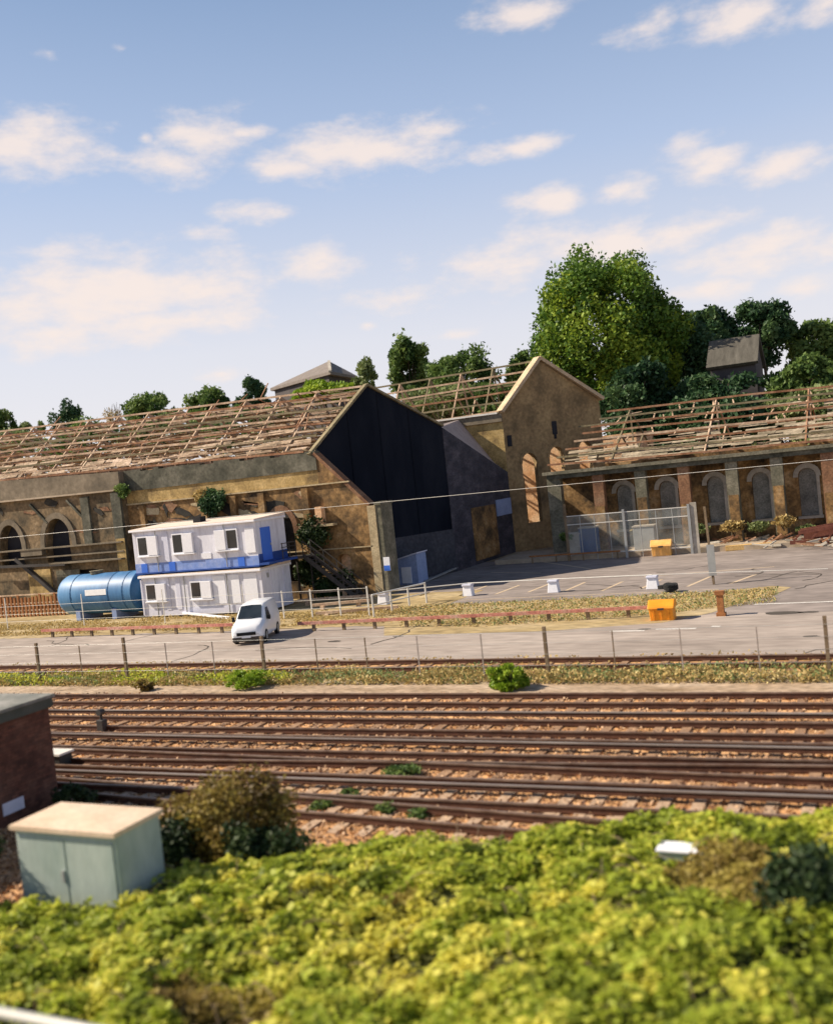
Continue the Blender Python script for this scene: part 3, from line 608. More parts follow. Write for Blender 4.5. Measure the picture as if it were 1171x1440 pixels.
mb = MB(); arch_wall(mb, XL, 12, .35, 6.6, YC_+2.2, .5, hol); mb.build('inner_wall', 'brick_brown', C_)
for c_, w, s_, sp_, ap in hol:
    ring = MB(); arch_ring(ring, c_, w, sp_, ap, YC_+2.2, .35, .12, 10); ring.box(c_+w/2, YC_+2.05, s_, c_+w/2+.22, YC_+2.199, sp_); ring.build('arch_surround', 'concrete', C_)
    each('window_sill', 'concrete', C_, [(c_-w/2-.2, YC_+1.95, s_-.2, c_+w/2+.3, YC_+2.198, s_)]); each('window_infill', 'infill_grey', C_, [(c_-w/2, YC_+2.5, s_-.2, c_+w/2, YC_+2.6, ap)])
MB().box(XL, YC_+.76, 6.3, 12, YC_+2.19, 6.45).build('aisle_shade_slab', 'soot_and_shade', C_)  # added slab, blocks sun from the open roof so the recess stays dark
mb = MB(); mb.box(XL, 92.4, 0, 12, 93, 7); mb.build('rear_wall', 'brick_brown', C_)
for xg in (12,): MB().box(xg, YC_, 0, xg+.5, 93, 7).build('end_wall', 'brick_brown', C_)
roof(C_, XL, 12, (76.3,6.9), (84.2,11.0), (92.4,7.0), 8, 5, ['timber_red','timber_olive','timber_red','timber_pale','timber_red'], 25, rise=.35, skew0=.40, rear=3, pw=.12)
scraps(C_, XL+1.2, 12, (76.5,6.95), (79.4,8.5), 5, 'roof_scrap_olive', 14, .3, .75)
scraps(C_, XL+8, 12, (79.4,8.5), (81.6,9.6), 3, 'roof_scrap_olive', 16, .2, .22)
scraps(C_, -10, 12, (81.6,9.6), (84.0,10.8), 3, 'roof_scrap_olive', 17, .2, .18)
mb = MB(); rg = random.Random(41)
for i in range(150):
    t = rg.random(); x = rg.uniform(XL+.5+3.4*t, 11); y = 76.6+7.4*t; z = 7.05+4*t
    if rg.random() < .5: mb.bar(P(x,y,z), P(x+rg.uniform(.5,2.6),y+rg.uniform(-.1,.1),z+rg.uniform(-.1,.1)), .1, .06)
    else: mb.bar(P(x,y,z), P(x+rg.uniform(-.3,.3), y+.9, z+.48), .1, .07)
mb.build('broken_rafters', 'timber_pale', C_)['kind'] = 'stuff'
# ------------------------------------------------------------------ houses behind
h = empty('hipped_roof_house', (-64,108,0), 'dark house with a grey-brown pyramid roof rising behind the long shed', 'building')
a = gy(380,546,110); b = gy(466,538,103); c = gy(503,529,112); zz = (a.z+c.z)/2; a.z = b.z = c.z = zz; d = a + c - b; ap = gy(456,503,107.5)
k = (a+b+c+d)/4; ap = P(k.x*.35+ap.x*.65, k.y, ap.z)
mb = MB(); mb.v = [tuple(q) for q in (a,b,c,d,ap,a-Vector((0,0,.35)),b-Vector((0,0,.35)),c-Vector((0,0,.35)),d-Vector((0,0,.35)))]; mb.f = [(0,1,4),(1,2,4),(2,3,4),(3,0,4),(0,1,6,5),(1,2,7,6),(2,3,8,7),(3,0,5,8),(5,6,7,8)]; rf = mb.build('roof', 'slate', h)
mb = MB(); mb.bar(b, ap, .35, .2); mb.build('hip_ridge', 'concrete', rf)
q = [k + (w-k)*.9 for w in (a,b,c,d)]; mb = MB(); mb.hexa([P(w.x,w.y,0) for w in q] + [P(w.x,w.y,zz-.3) for w in q]); mb.build('wall', 'house_wall', h)
h = empty('gabled_house', (-13,105,0), 'small dark gabled house with a ribbed grey roof among the trees at right', 'building')
r0 = gy(1002,478,106); r1 = gy(1070,470,106); e0 = gy(992,515,102.5); e1 = gy(1056,511,102.5); zr = (r0.z+r1.z)/2; ze = (e0.z+e1.z)/2
x0, x1 = e0.x, e1.x+.6; mb = MB()
mb.prism([P(x0,102.4,ze), P(x0,106,zr), P(x0,109.6,ze), P(x0,109.3,ze-.25), P(x0,106,zr-.25), P(x0,102.7,ze-.25)], (x1-x0,0,0)); mb.build('roof', 'slate_ribs', h)
mb = MB(); mb.prism([P(x0+.3,103,0), P(x0+.3,109,0), P(x0+.3,109,ze-.1), P(x0+.3,106,zr-.35), P(x0+.3,103,ze-.1)], (x1-x0-.6,0,0)); mb.build('wall', 'house_wall', h)
mb = MB(); mb.box(x1-3, 102.9, ze-2.2, x1-1.8, 103.02, ze-1); mb.build('window', 'dark_glass', h)

# ------------------------------------------------------------------ trees behind
TG = 'trees behind the derelict buildings'
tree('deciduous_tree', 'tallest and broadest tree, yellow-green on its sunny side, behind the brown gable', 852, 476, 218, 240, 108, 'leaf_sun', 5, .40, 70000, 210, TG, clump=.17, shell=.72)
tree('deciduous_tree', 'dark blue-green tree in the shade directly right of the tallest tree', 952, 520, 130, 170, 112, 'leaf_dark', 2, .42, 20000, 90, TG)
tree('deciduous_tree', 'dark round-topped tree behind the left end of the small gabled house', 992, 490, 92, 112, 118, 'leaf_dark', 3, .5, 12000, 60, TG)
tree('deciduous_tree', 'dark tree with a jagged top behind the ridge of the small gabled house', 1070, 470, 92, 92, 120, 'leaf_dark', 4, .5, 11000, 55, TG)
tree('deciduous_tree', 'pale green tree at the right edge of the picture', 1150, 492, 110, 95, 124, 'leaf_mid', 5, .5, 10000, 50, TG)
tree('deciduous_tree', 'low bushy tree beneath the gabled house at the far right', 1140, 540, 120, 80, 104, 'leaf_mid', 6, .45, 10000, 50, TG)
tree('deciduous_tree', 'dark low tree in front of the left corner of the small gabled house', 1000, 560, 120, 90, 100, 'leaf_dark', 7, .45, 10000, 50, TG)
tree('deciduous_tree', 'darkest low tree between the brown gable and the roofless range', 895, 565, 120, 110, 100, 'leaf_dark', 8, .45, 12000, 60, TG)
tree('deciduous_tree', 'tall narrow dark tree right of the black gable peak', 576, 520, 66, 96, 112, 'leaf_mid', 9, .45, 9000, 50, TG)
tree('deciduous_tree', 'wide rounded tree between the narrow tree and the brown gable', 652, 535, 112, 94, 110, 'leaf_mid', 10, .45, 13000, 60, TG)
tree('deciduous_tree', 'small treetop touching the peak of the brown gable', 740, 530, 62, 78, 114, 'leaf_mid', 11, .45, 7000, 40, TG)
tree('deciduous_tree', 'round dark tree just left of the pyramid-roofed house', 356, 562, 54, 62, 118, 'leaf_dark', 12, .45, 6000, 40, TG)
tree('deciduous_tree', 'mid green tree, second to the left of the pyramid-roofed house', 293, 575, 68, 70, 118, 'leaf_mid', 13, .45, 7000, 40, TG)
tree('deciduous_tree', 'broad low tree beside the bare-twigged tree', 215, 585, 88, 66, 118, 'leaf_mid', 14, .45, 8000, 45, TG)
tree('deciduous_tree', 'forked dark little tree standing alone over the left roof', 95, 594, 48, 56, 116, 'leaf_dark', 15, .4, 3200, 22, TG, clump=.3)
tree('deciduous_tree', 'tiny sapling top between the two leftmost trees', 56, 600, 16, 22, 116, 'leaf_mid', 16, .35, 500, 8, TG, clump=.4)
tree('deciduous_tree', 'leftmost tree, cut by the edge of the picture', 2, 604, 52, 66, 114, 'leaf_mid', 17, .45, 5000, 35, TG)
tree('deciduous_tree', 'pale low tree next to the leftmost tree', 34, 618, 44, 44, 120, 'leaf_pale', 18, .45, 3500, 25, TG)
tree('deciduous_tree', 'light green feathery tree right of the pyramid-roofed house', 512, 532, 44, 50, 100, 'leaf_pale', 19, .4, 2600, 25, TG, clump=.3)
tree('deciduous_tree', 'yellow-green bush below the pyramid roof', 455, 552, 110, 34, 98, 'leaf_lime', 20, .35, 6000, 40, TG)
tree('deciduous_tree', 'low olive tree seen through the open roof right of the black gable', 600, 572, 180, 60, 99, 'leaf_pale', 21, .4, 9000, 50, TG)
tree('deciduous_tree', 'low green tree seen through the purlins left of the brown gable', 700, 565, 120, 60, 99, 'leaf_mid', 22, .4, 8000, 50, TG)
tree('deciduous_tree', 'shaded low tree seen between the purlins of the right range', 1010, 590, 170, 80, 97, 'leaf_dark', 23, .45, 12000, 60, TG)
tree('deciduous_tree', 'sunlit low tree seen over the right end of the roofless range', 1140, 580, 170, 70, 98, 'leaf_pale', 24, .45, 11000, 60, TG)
for i, (x, y, w, h_, mt_) in enumerate(((20,640,150,70,'leaf_pale'),(130,628,150,70,'leaf_mid'),(240,615,150,70,'leaf_pale'),(350,602,150,70,'leaf_mid'),(900,622,150,70,'leaf_dark'),(1000,618,150,70,'leaf_mid'),(1110,612,150,70,'leaf_pale'),(1200,606,150,70,'leaf_mid'))):
    tree('scrub_tree', ('pale scrub seen through the roof timbers at the left edge','green scrub seen through the timbers above the two arches','pale scrub seen through the timbers above the left end of the cabins','green scrub seen through the timbers above the right end of the cabins','dark scrub low behind the left end of the roofless range','green scrub low behind the middle of the roofless range','pale scrub low behind the right part of the roofless range','green scrub low behind the range at the right edge')[i], x, y, w, h_, 97+i%3, mt_, 100+i, .42, 7000, 45, 'scrub seen through the roof timbers')
# bare tree
c = gy(160, 585, 116); bt = empty('bare_tree', (c.x, c.y, 0), 'bare twiggy tree with hardly any leaves, above the left roof', 'tree', TG); mb = MB(); rg = random.Random(4)
limb(mb, (c.x,c.y,0), (c.x,c.y,c.z-2), .25, .15, 4, .02, rg)
for i in range(26):
    a = rg.uniform(0, 2*pi); r_ = rg.uniform(.4, 2.0); limb(mb, (c.x,c.y,c.z-2-rg.random()*1.2), (c.x+cos(a)*r_, c.y+sin(a)*r_, c.z+rg.uniform(-.3,1.9)), .06, .025, 3, .12, rg)
mb.build('trunk', 'bark', bt)
tw, tn = clump_points(c, (1.8,1.8,1.5), 25, 500, 3); leaves('crown', tw, .22, 'leaf_dry', bt, tn)

# ------------------------------------------------------------------ stacked site cabins
K = empty('site_cabin', (-41.3, 52, 0), 'white lower site cabin with a pale blue skirt, on the ground under another cabin', 'site cabin', 'stacked white and blue site cabins')
K2 = empty('site_cabin', (-41.4, 52, 3.02), 'white upper site cabin with blue band, peach roof and blue end door, stacked on another', 'site cabin', 'stacked white and blue site cabins')
def cabin(root, x0, x1, z0, z1, upper):
    y0, y1 = 52.0, 55.3; hb = .62 if upper else .45
    MB().box(x0, y0, z0+hb, x1, y1, z1-.15).build('wall', 'white_paint', root)
    MB().box(x0-.01, y0-.01, z0, x1+.01, y1+.01, z0+hb).build('skirt_band', 'blue_band' if upper else 'panel_lilac', root)
    mb = MB(); mb.box(x0-.12, y0-.22, z1-.15, x1+.1, y1+.1, z1-.02); mb.build('fascia', 'panel_white', root, bevel=.02)
    mb = MB(); mb.hexa([(x0-.1,y0-.2,z1-.02),(x1+.08,y0-.2,z1-.02),(x1+.08,y1+.08,z1-.02),(x0-.1,y1+.08,z1-.02),(x0-.1,y0-.2,z1+.03),(x1+.08,y0-.2,z1+.03),(x1+.08,y1+.08,z1+.2),(x0-.1,y1+.08,z1+.2)]); mb.build('roof', 'roof_peach', root)
    return y0, y1, hb
x0, x1, z0, z1 = -46.1, -36.4, .12, 2.85
y0, y1, hb = cabin(K, x0, x1, z0, z1, False)
def fx(px, z): # x on the cabins' front plane for a photo column at about that height
    lo = -60; best_ = None
    yy = 700
    for yy in range(700, 900, 1):
        p = gy(px, yy, 52.0)
        if abs(p.z-z) < .04: return p.x
    return gy(px, 800, 52).x
def window(root, cx, zc, w, h, shut):
    MB().box(cx-w/2-.09, 51.90, zc-h/2-.09, cx+w/2+.09, 51.985, zc+h/2+.09).build('window_frame', 'panel_white', root)
    f = root.children[-1] if root.children else None
    g_ = MB().box(cx-w/2, 51.885, zc-h/2, cx+w/2, 51.899, zc+h/2).build('window_pane', 'dark_glass', root)
    if shut:
        sx = cx + shut*(w/2+.09+.42); s_ = MB().box(sx-.41, 51.80, zc-h/2-.06, sx+.41, 51.985, zc+h/2+.06).build('shutter', 'panel_white', root, bevel=.015)
        MB().box(min(cx,sx)-.5, 51.78, zc-h/2-.16, max(cx,sx)+.5, 51.984, zc-h/2-.09).build('window_sill', 'panel_white', root)
for px, s in ((214,1),(277,1)): window(K, fx(px,1.75), 1.72, .72, 1.0, s)
def ribs(root, xs, z0, z1, w, mt, d=.06):
    for x in xs: MB().box(x-w/2, 52-d, z0, x+w/2, 51.996, z1).build('wall_panel', mt, root)
ribs(K, [fx(310,1.5), fx(330,1.5)], .75, 2.55, .95, 'panel_white', .05); ribs(K, [fx(354,1.5)], .65, 2.6, 1.0, 'panel_white', .05)
ribs(K, [fx(237,1.5), fx(252,1.5)], .5, 2.6, .35, 'panel_lilac', .04)
ribs(K, [fx(203,1)], .2, 2.6, .12, 'panel_lilac', .1)
mb = MB()
for px in (222,262,322): MB().tube((fx(px,1.5), 51.9, .15), (fx(px,1.5), 51.9, 2.7), .04).build('downpipe', 'grey_metal', K)
mb = MB()
for x in (x0+.5, -43, -40, x1-.5):
    mb.box(x-.2, 52.2, -.01, x+.2, 52.6, .11); mb.box(x-.2, 54.7, -.01, x+.2, 55.1, .11)
mb.build('support_block', 'concrete', K)
mb = MB(); mb.box(x1-.002,53.0,.6,x1+.05,53.08,2.65); mb.box(x1-.002,54.4,.6,x1+.06,54.47,2.65); mb.build('corner_strip', 'panel_lilac', K)
cab2 = MB().box(x1,52.6,2.2,x1+.06,52.75,2.5).build('vent', 'grey_metal', K)
x0, x1, z0, z1 = -46.45, -36.45, 3.06, 5.98
cabin(K2, x0, x1, z0, z1, True)
MB().box(x0-.03, 51.94, 2.98, x1+.03, 55.35, 3.07).build('floor_frame', 'blue_deep', K2)
for px, s in ((202,1),(251,1),(327,-1)): window(K2, fx(px,4.9), 4.85, .72, 1.15, s)
ribs(K2, [fx(352,4.8)], 3.9, 5.5, .7, 'panel_white', .05); ribs(K2, [fx(234,4.4)], 3.7, 5.7, .5, 'panel_lilac', .05)
ribs(K2, [fx(204,3.4), fx(243,3.4), fx(340,3.4)], 3.08, 3.66, .5, 'blue_door', .05)
ribs(K2, [fx(214,3.9), fx(290,3.9)], 3.72, 4.1, .85, 'panel_white', .04)
mb = MB()
for px in (222,318): MB().tube((fx(px,4.5), 51.9, 3.1), (fx(px,4.5), 51.9, 5.85), .035).build('downpipe', 'grey_metal', K2)
dr = MB().box(x1, 52.45, 3.3, x1+.06, 53.5, 5.4).build('door', 'blue_door', K2); MB().box(x1+.06,53.35,4.2,x1+.11,53.42,4.35).build('door_handle', 'grey_metal', dr)
MB().box(x1-.001, 51.98, 3.06, x1+.75, 55.3, 3.2).build('landing', 'blue_deep', K2)
MB().box(x1-.001, 52.0, 3.2, x1+.03, 55.29, 3.75).build('end_band', 'blue_deep', K2)
mb = MB()
for y in (53.7, 54.5, 55.25): mb.tube((x1+.7,y,3.2),(x1+.7,y,4.25),.03)
for z in (3.7,3.95,4.2): mb.tube((x1+.7,53.6,z),(x1+.7,55.25,z),.025)
mb.tube((x1+.1,55.25,4.2),(x1+.7,55.25,4.2),.025)
mb.build('handrail', 'dark_metal', K2)
MB().box(-42.2, 53.2, 6.0, -41.6, 53.8, 6.45).build('roof_vent', 'black_gap', K2)
# outside stair beside the cabins
st = empty('steel_staircase', (-35.5,56,0), 'dark steel staircase leading down from the upper cabin against the brick wall', 'staircase')
for y in (56.0, 57.0):
    MB().bar(P(-35.7,y,3.15), P(-31.9,y,.1), .1, .28).build('stringer', 'dark_metal', st)
    mb = MB(); mb.bar(P(-35.7,y,4.15), P(-31.9,y,1.1), .05); mb.bar(P(-35.7,y,3.7), P(-31.9,y,.65), .04)
    for i in range(5): q = P(-35.7,y,3.15).lerp(P(-31.9,y,.1), i/4); mb.bar(q, q+Vector((0,0,1.0)), .05)
    mb.build('handrail', 'dark_metal', st)
for i in range(14):
    q = P(-35.7,56,3.15).lerp(P(-31.9,56,.1), (i+.5)/14); MB().box(q.x-.14, 56.03, q.z-.02, q.x+.14, 56.97, q.z+.02).build('tread', 'dark_metal', st)
mb = MB(); mb.box(-37.2,55.5,3.0,-35.6,57.2,3.12); mb.box(-36.9,55.7,0,-36.8,55.8,3.0); mb.box(-36.9,56.9,0,-36.8,57.0,3.0); mb.box(-35.8,56.9,0,-35.7,57.0,3.0); mb.build('landing', 'dark_metal', st)

# ------------------------------------------------------------------ blue storage tank
ta, tb = gz(97,870), gz(190,871); tY = 53.2; X0, X1 = -54.1, -46.9; rr = 1.42; zc = 1.75
T = empty('storage_tank', ((X0+X1)/2, tY, 0), 'large blue horizontal cylindrical tank on saddles, left of the white cabins', 'tank')
def lathe_x(mb, prof, yc, zc, n=32):
    k = len(mb.v)
    for (x, r) in prof:
        for i in range(n): t = 2*pi*i/n; mb.v.append((x, yc+cos(t)*r, zc+sin(t)*r))
    for j in range(len(prof)-1):
        for i in range(n): i2 = (i+1) % n; mb.f.append((k+j*n+i, k+j*n+i2, k+(j+1)*n+i2, k+(j+1)*n+i))
mb = MB(); lathe_x(mb, [(X0,.01),(X0+.03,.5),(X0+.14,1.0),(X0+.35,1.3),(X0+.6,rr),(X0+3,rr),(X1-2.6,rr),(X1-.12,rr)], tY, zc); mb.build('shell', 'tank_blue', T, smooth=True)
mb = MB(); lathe_x(mb, [(X1-.12,rr+.03),(X1-.05,rr+.03),(X1,1.38),(X1+.22,.9),(X1+.28,.01)], tY, zc); mb.build('end_cap', 'tank_end', T, smooth=True)
mb = MB()
for x in (X0+1.6, X0+5.0, X1-.9): lathe_x(mb, [(x,rr),(x,rr+.025),(x+.08,rr+.025),(x+.08,rr)], tY, zc)
mb.build('weld_band', 'tank_end', T, smooth=False)
for x in (X0+1.9, X1-2.0):
    mb = MB(); mb.box(x-.2, tY-1.1, 0, x+.2, tY+1.1, .75); mb.build('saddle', 'shed_blue', T)
a_ = radians(198); lb = MB(); lx = gy(134,830,tY-rr).x
lb.prism([P(lx-.95,tY-rr*1.0-.02,zc+.02), P(lx+.95,tY-rr*1.0-.02,zc+.02), P(lx+.95,tY-rr*.975-.03,zc+.42), P(lx-.95,tY-rr*.975-.03,zc+.42)], (0,.03,0)); lb.build('label_plate', 'label_white', T)
mb = MB(); mb.tube((X0+3.0,tY,zc+rr-.05),(X0+3.0,tY,zc+rr+.16),.45,n=14); mb.tube((X0+3.0,tY,zc+rr+.16),(X0+3.0,tY,zc+rr+.2),.5,n=14); mb.build('hatch', 'pier_green', T)

# ------------------------------------------------------------------ van
V = empty('van', (0,0,0), 'small white van parked in front of the cabins, facing the tracks', 'van')
def loft(secs, n_):
    mb = MB()
    for s_ in secs: mb.v += s_
    for j in range(len(secs)-1):
        for i in range(n_): i2 = (i+1) % n_; mb.f.append((j*n_+i, j*n_+i2, (j+1)*n_+i2, (j+1)*n_+i))
    mb.f.append(tuple(range(n_))); mb.f.append(tuple(len(mb.v)-n_+i for i in range(n_))); return mb
def vs_(y, w, zb, zs, wt, zt):      # one cross-section: sill, belt, roof
    r = [(w*.94,y,zb),(w,y,zb+.12),(w,y,(zb+zs)/2),(w*.985,y,zs),(wt,y,zt-.13),(wt-.07,y,zt-.04),(wt-.22,y,zt)]
    return r + [(-q[0],q[1],q[2]) for q in reversed(r)]
secs = [vs_(0,.70,.42,.62,.64,.74), vs_(.06,.82,.30,.72,.74,.88), vs_(.22,.90,.26,.84,.82,1.0), vs_(.55,.92,.26,.95,.84,1.10), vs_(.95,.93,.26,1.05,.84,1.22),
        vs_(1.35,.93,.26,1.08,.78,1.56), vs_(1.72,.93,.26,1.10,.73,1.84), vs_(2.0,.93,.26,1.10,.73,1.90), vs_(3.0,.93,.26,1.10,.74,1.93), vs_(4.2,.93,.28,1.10,.74,1.92), vs_(4.42,.90,.32,1.08,.70,1.86), vs_(4.48,.84,.4,1.0,.64,1.7)]
bd_ = loft(secs, 14).build('body', 'van_white', V, smooth=True)
md = bd_.modifiers.new('b', 'BEVEL'); md.width = .03; md.segments = 2; md.limit_method = 'ANGLE'; md.angle_limit = radians(35)
def lerp3(a, b, t): return tuple(a[i]+(b[i]-a[i])*t for i in range(3))
# windscreen follows the slope between the bonnet and the roof
ws = MB(); a = (-.70,.99,1.25); b = (.70,.99,1.25); c = (.60,1.66,1.80); d = (-.60,1.66,1.80); nrm = Vector((0,-.64,.77))*.03
ws.prism([Vector(q)+nrm*1.2 for q in (a,(0,.93,1.25),b,c,(0,1.66,1.83),d)], -nrm); ws.build('windscreen', 'screen_glass', V)
for s in (-1, 1):
    mb = MB(); mb.prism([(s*.915,1.28,1.10),(s*.92,2.15,1.10),(s*.775,2.12,1.66),(s*.775,1.72,1.66)], (s*.02,0,.0)); mb.build('side_window', 'dark_glass', V)
    mb = MB(); mb.prism([(s*.58,.03,.66),(s*.82,.10,.66),(s*.86,.30,.88),(s*.62,.16,.86)], (0,-.04,.02)); mb.build('headlight', 'headlight', V, bevel=.01)
    mb = MB(); mb.box(min(s*.97,s*1.13),1.28,1.08,max(s*.97,s*1.13),1.40,1.32); mb.bar((s*.9,1.34,1.12),(s*1.0,1.34,1.16),.06); mb.build('mirror', 'black_gap', V, bevel=.02)
    for y in (.86, 3.55):
        w_ = MB(); w_.tube((s*.74,y,.33),(s*.945,y,.33),.33,n=20); w = w_.build('wheel', 'tyre', V, bevel=.02)
        r_ = MB(); r_.tube((s*.945,y,.33),(s*.955,y,.33),.2,n=14); r_.build('rim', 'grey_metal', w)
mb = MB(); mb.box(-.55,-.05,.50,.55,.05,.66); mb.build('grille', 'black_gap', V, bevel=.01)
mb = MB(); mb.hexa([(-.84,.06,.18),(.84,.06,.18),(.9,.3,.18),(-.9,.3,.18),(-.80,-.03,.42),(.80,-.03,.42),(.93,.3,.42),(-.93,.3,.42)]); mb.build('bumper', 'dark_metal', V, bevel=.03)
MB().box(-.26,-.075,.38,.26,-.045,.49).build('number_plate', 'label_white', V)
V.location = (-30.0, 41.0, 0); V.rotation_euler = (0,0,radians(20)); V.scale = (.90,.90,1.0)

# ------------------------------------------------------------------ grit bins
def grit_bin(px, py, w, mt, label, rz):
    c = gz(px, py); s = (c-CAM).dot(F)/FPX*w; g = empty('grit_bin', (c.x, c.y, 0), label, 'grit bin', 'yellow grit bins', rz)
    def bb(pts, off, nm, mtn, bev):
        mb = MB(); mb.prism([P(*q)*s+Vector((c.x,c.y,0)) for q in pts], Vector(off)*s); return mb.build(nm, mtn, g, bevel=bev)
    bb([(-.46,-.34,.0),(-.46,.34,.0),(-.5,.4,.52),(-.5,-.4,.52)], (.96,0,0), 'bin_body', mt, .03)
    bb([(-.54,-.45,.50),(-.54,.44,.50),(-.54,.44,.62),(-.54,.28,.80),(-.54,-.05,.84),(-.54,-.40,.60)], (1.08,0,0), 'lid', mt, .04)
    bb([(-.12,-.49,.46),(-.12,-.40,.46),(-.12,-.40,.54),(-.12,-.49,.54)], (.24,0,0), 'latch', 'dark_metal', 0)
    for k_ in (-.3, 0, .3):
        bb([(k_-.03,-.375,.06),(k_-.03,-.35,.06),(k_-.03,-.38,.44),(k_-.03,-.43,.44)], (.06,0,0), 'rib', mt, 0)
    return g
grit_bin(931, 781, 27, 'grit_yellow_faded', 'pale yellow grit bin by the mesh fence at the back of the car park', radians(5))
grit_bin(932, 871, 34, 'grit_yellow', 'deep orange-yellow grit bin on the verge by the red low rail', radians(3))

# ------------------------------------------------------------------ low red rail barriers on short posts
def barrier(pts, label, step=28):
    q0 = gz(*pts[0]); bt_ = empty('low_barrier', (q0.x, q0.y, 0), label, 'barrier', 'low rail barriers on short posts')
    for a, b in zip(pts, pts[1:]):
        A = gz(*a); B = gz(*b); n = max(1, int((B-A).length/1.65)); MB().bar(P(A.x,A.y,.46), P(B.x,B.y,.46), .09, .16).build('rail', 'red_beam', bt_)
        for i in range(n): p = A.lerp(B, (i+.5)/n); MB().box(p.x-.08, p.y+.03, 0, p.x+.08, p.y+.16, .42).build('post', 'brown_post', bt_)
barrier([(60,897),(328,890)], 'low red rail on stubby posts left of the van')
barrier([(420,889),(640,880),(912,868)], 'longer low red rail on stubby posts running right of the van to the grit bin')
p = gz(1014,866); mb = MB(); mb.box(p.x-.14,p.y-.12,0,p.x+.14,p.y+.12,.95); mb.box(p.x-.2,p.y-.17,.95,p.x+.2,p.y+.17,1.12); mb.box(p.x-.2,p.y-.17,0,p.x+.2,p.y+.17,.15)
tag(mb.build('bollard', 'rusty_metal'), 'rusty brown bollard at the end of the dry grass verge', 'bollard')
p = gz(1003,822); sg = empty('sign_post', (p.x,p.y,0), 'pale grey sign board on a slim leaning pole at the car park edge', 'sign')
MB().box(p.x-.2,p.y-.04,.5,p.x+.2,p.y+.0,2.2).build('sign_board', 'grey_metal', sg); mb = MB(); mb.bar(P(p.x,p.y+.06,0), P(p.x-.12,p.y+.06,4.3), .12); mb.build('pole', 'brown_post', sg)
# white blocks linked by a wire
WB = []
for i, (x, y, lab) in enumerate(((540,850,'white water-filled block beside the pale guard rail'),(659,838,'white block standing between the bays left of the shadow'),(779,833,'white block beside the grass right of the building shadow'),(918,828,'white block next to the black heap'))):
    p = gz(x, y); g = empty('barrier_block', (p.x,p.y,0), lab, 'barrier block', 'white blocks along the car park edge')
    mb = MB(); mb.prism([P(p.x-.34,p.y-.25,0), P(p.x+.34,p.y-.25,0), P(p.x+.26,p.y-.2,.62), P(p.x-.26,p.y-.2,.62)], (0,.45,0)); mb.build('body', 'panel_white', g, bevel=.03)
    MB().box(p.x-.3,p.y-.27,.62,p.x+.3,p.y+.27,.74).build('cap', 'panel_lilac', g, bevel=.02); WB.append(p)
mb = MB()
for a, b in zip(WB, WB[1:]): mb.tube(P(a.x,a.y,.78), P(b.x,b.y,.78), .03)
mb.tube(P(WB[-1].x,WB[-1].y,.78), P(WB[-1].x+9,WB[-1].y+1,.5), .02)
tag(mb.build('rope', 'pale_metal'), 'pale rope strung between the white blocks', 'rope')
p = gz(938,833); mb = MB(); rg = random.Random(6)
for i in range(9): a = P(p.x+rg.uniform(-.45,.45), p.y+rg.uniform(-.2,.2), rg.uniform(.1,.35)); mb.tube(a-Vector((0,0,.09)), a+Vector((rg.uniform(-.05,.05),rg.uniform(-.05,.05),.09)), .32, n=12)
tag(mb.build('tyre_heap', 'tyre'), 'black heap of old tyres beside a white block', 'tyres')

# ------------------------------------------------------------------ small blue-grey hut, drums, plank by the gable
p = gz(574,822); X_, Y_ = p.x, p.y; g = empty('small_hut', (X_,Y_,0), 'little blue-grey hut with sloping roof and white door, in the shade of the black gable', 'hut')
MB().prism([P(X_-.85,Y_,0), P(X_+.85,Y_,0), P(X_+.85,Y_,2.15), P(X_-.85,Y_,1.75)], (0,1.6,0)).build('wall', 'shed_blue', g)
mb = MB(); mb.prism([P(X_-.95,Y_-.1,1.75), P(X_+.95,Y_-.1,2.18), P(X_+.95,Y_-.1,2.26), P(X_-.95,Y_-.1,1.83)], (0,1.8,0)); mb.build('roof', 'panel_lilac', g)
MB().box(X_-.42,Y_-.05,.1,X_+.35,Y_-.002,1.25).build('door', 'panel_white', g)
q = gz(553,806); mb = MB(); mb.tube((q.x-.1,q.y+1,0),(q.x-.1,q.y+1,2.9),.38,n=14); d_ = mb.build('drum', 'drum_blue'); tag(d_, 'tall blue water drum behind the little hut', 'drum')
MB().tube((q.x-.1,q.y+1,2.9),(q.x-.1,q.y+1,3.05),.4,n=14).build('lid', 'panel_white', d_)
mb = MB(); mb.box(-30.9, YF-.16, 1.6, -30.45, YF-.1, 2.5); s_ = tag(mb.build('notice_board', 'panel_white'), 'white and blue notice fixed to the end pier of the shed', 'sign')
MB().box(-30.9, YF-.17, 1.6, -30.45, YF-.163, 1.95).build('notice_band', 'blue_door', s_)
a = gz(598,819); b = gz(648,801); mb = MB(); mb.bar(a+Vector((0,0,.08)), b+Vector((0,0,.3)), .22, .1); tag(mb.build('plank', 'grey_metal'), 'long grey plank lying in the shade beside the little hut', 'plank')
a = gz(263,866); b = gz(327,869); mb = MB(); mb.bar(a+Vector((0,-.3,.25)), b+Vector((0,-.3,.06)), .2, .12); tag(mb.build('plank', 'panel_white'), 'white plank lying on the dry ground in front of the cabins', 'plank')
# guard rail in front of the pier
g = empty('guard_rail', tuple(gz(525,862)), 'pale tubular guard rail in front of the brick end pier', 'railing')
a, b = gz(526,868), gz(600,848); mb = MB(); mb.tube(P(a.x,a.y,1.25), P(b.x,b.y,1.2), .05); mb.build('top_rail', 'pale_metal', g)
MB().tube(P(a.x,a.y,.65), P(b.x,b.y,.62), .035).build('mid_rail', 'pale_metal', g)
for t in (0,.33,.66,1.0): p = a.lerp(b, t); MB().tube(P(p.x,p.y,0), P(p.x,p.y,1.25), .055).build('post', 'pale_metal', g)
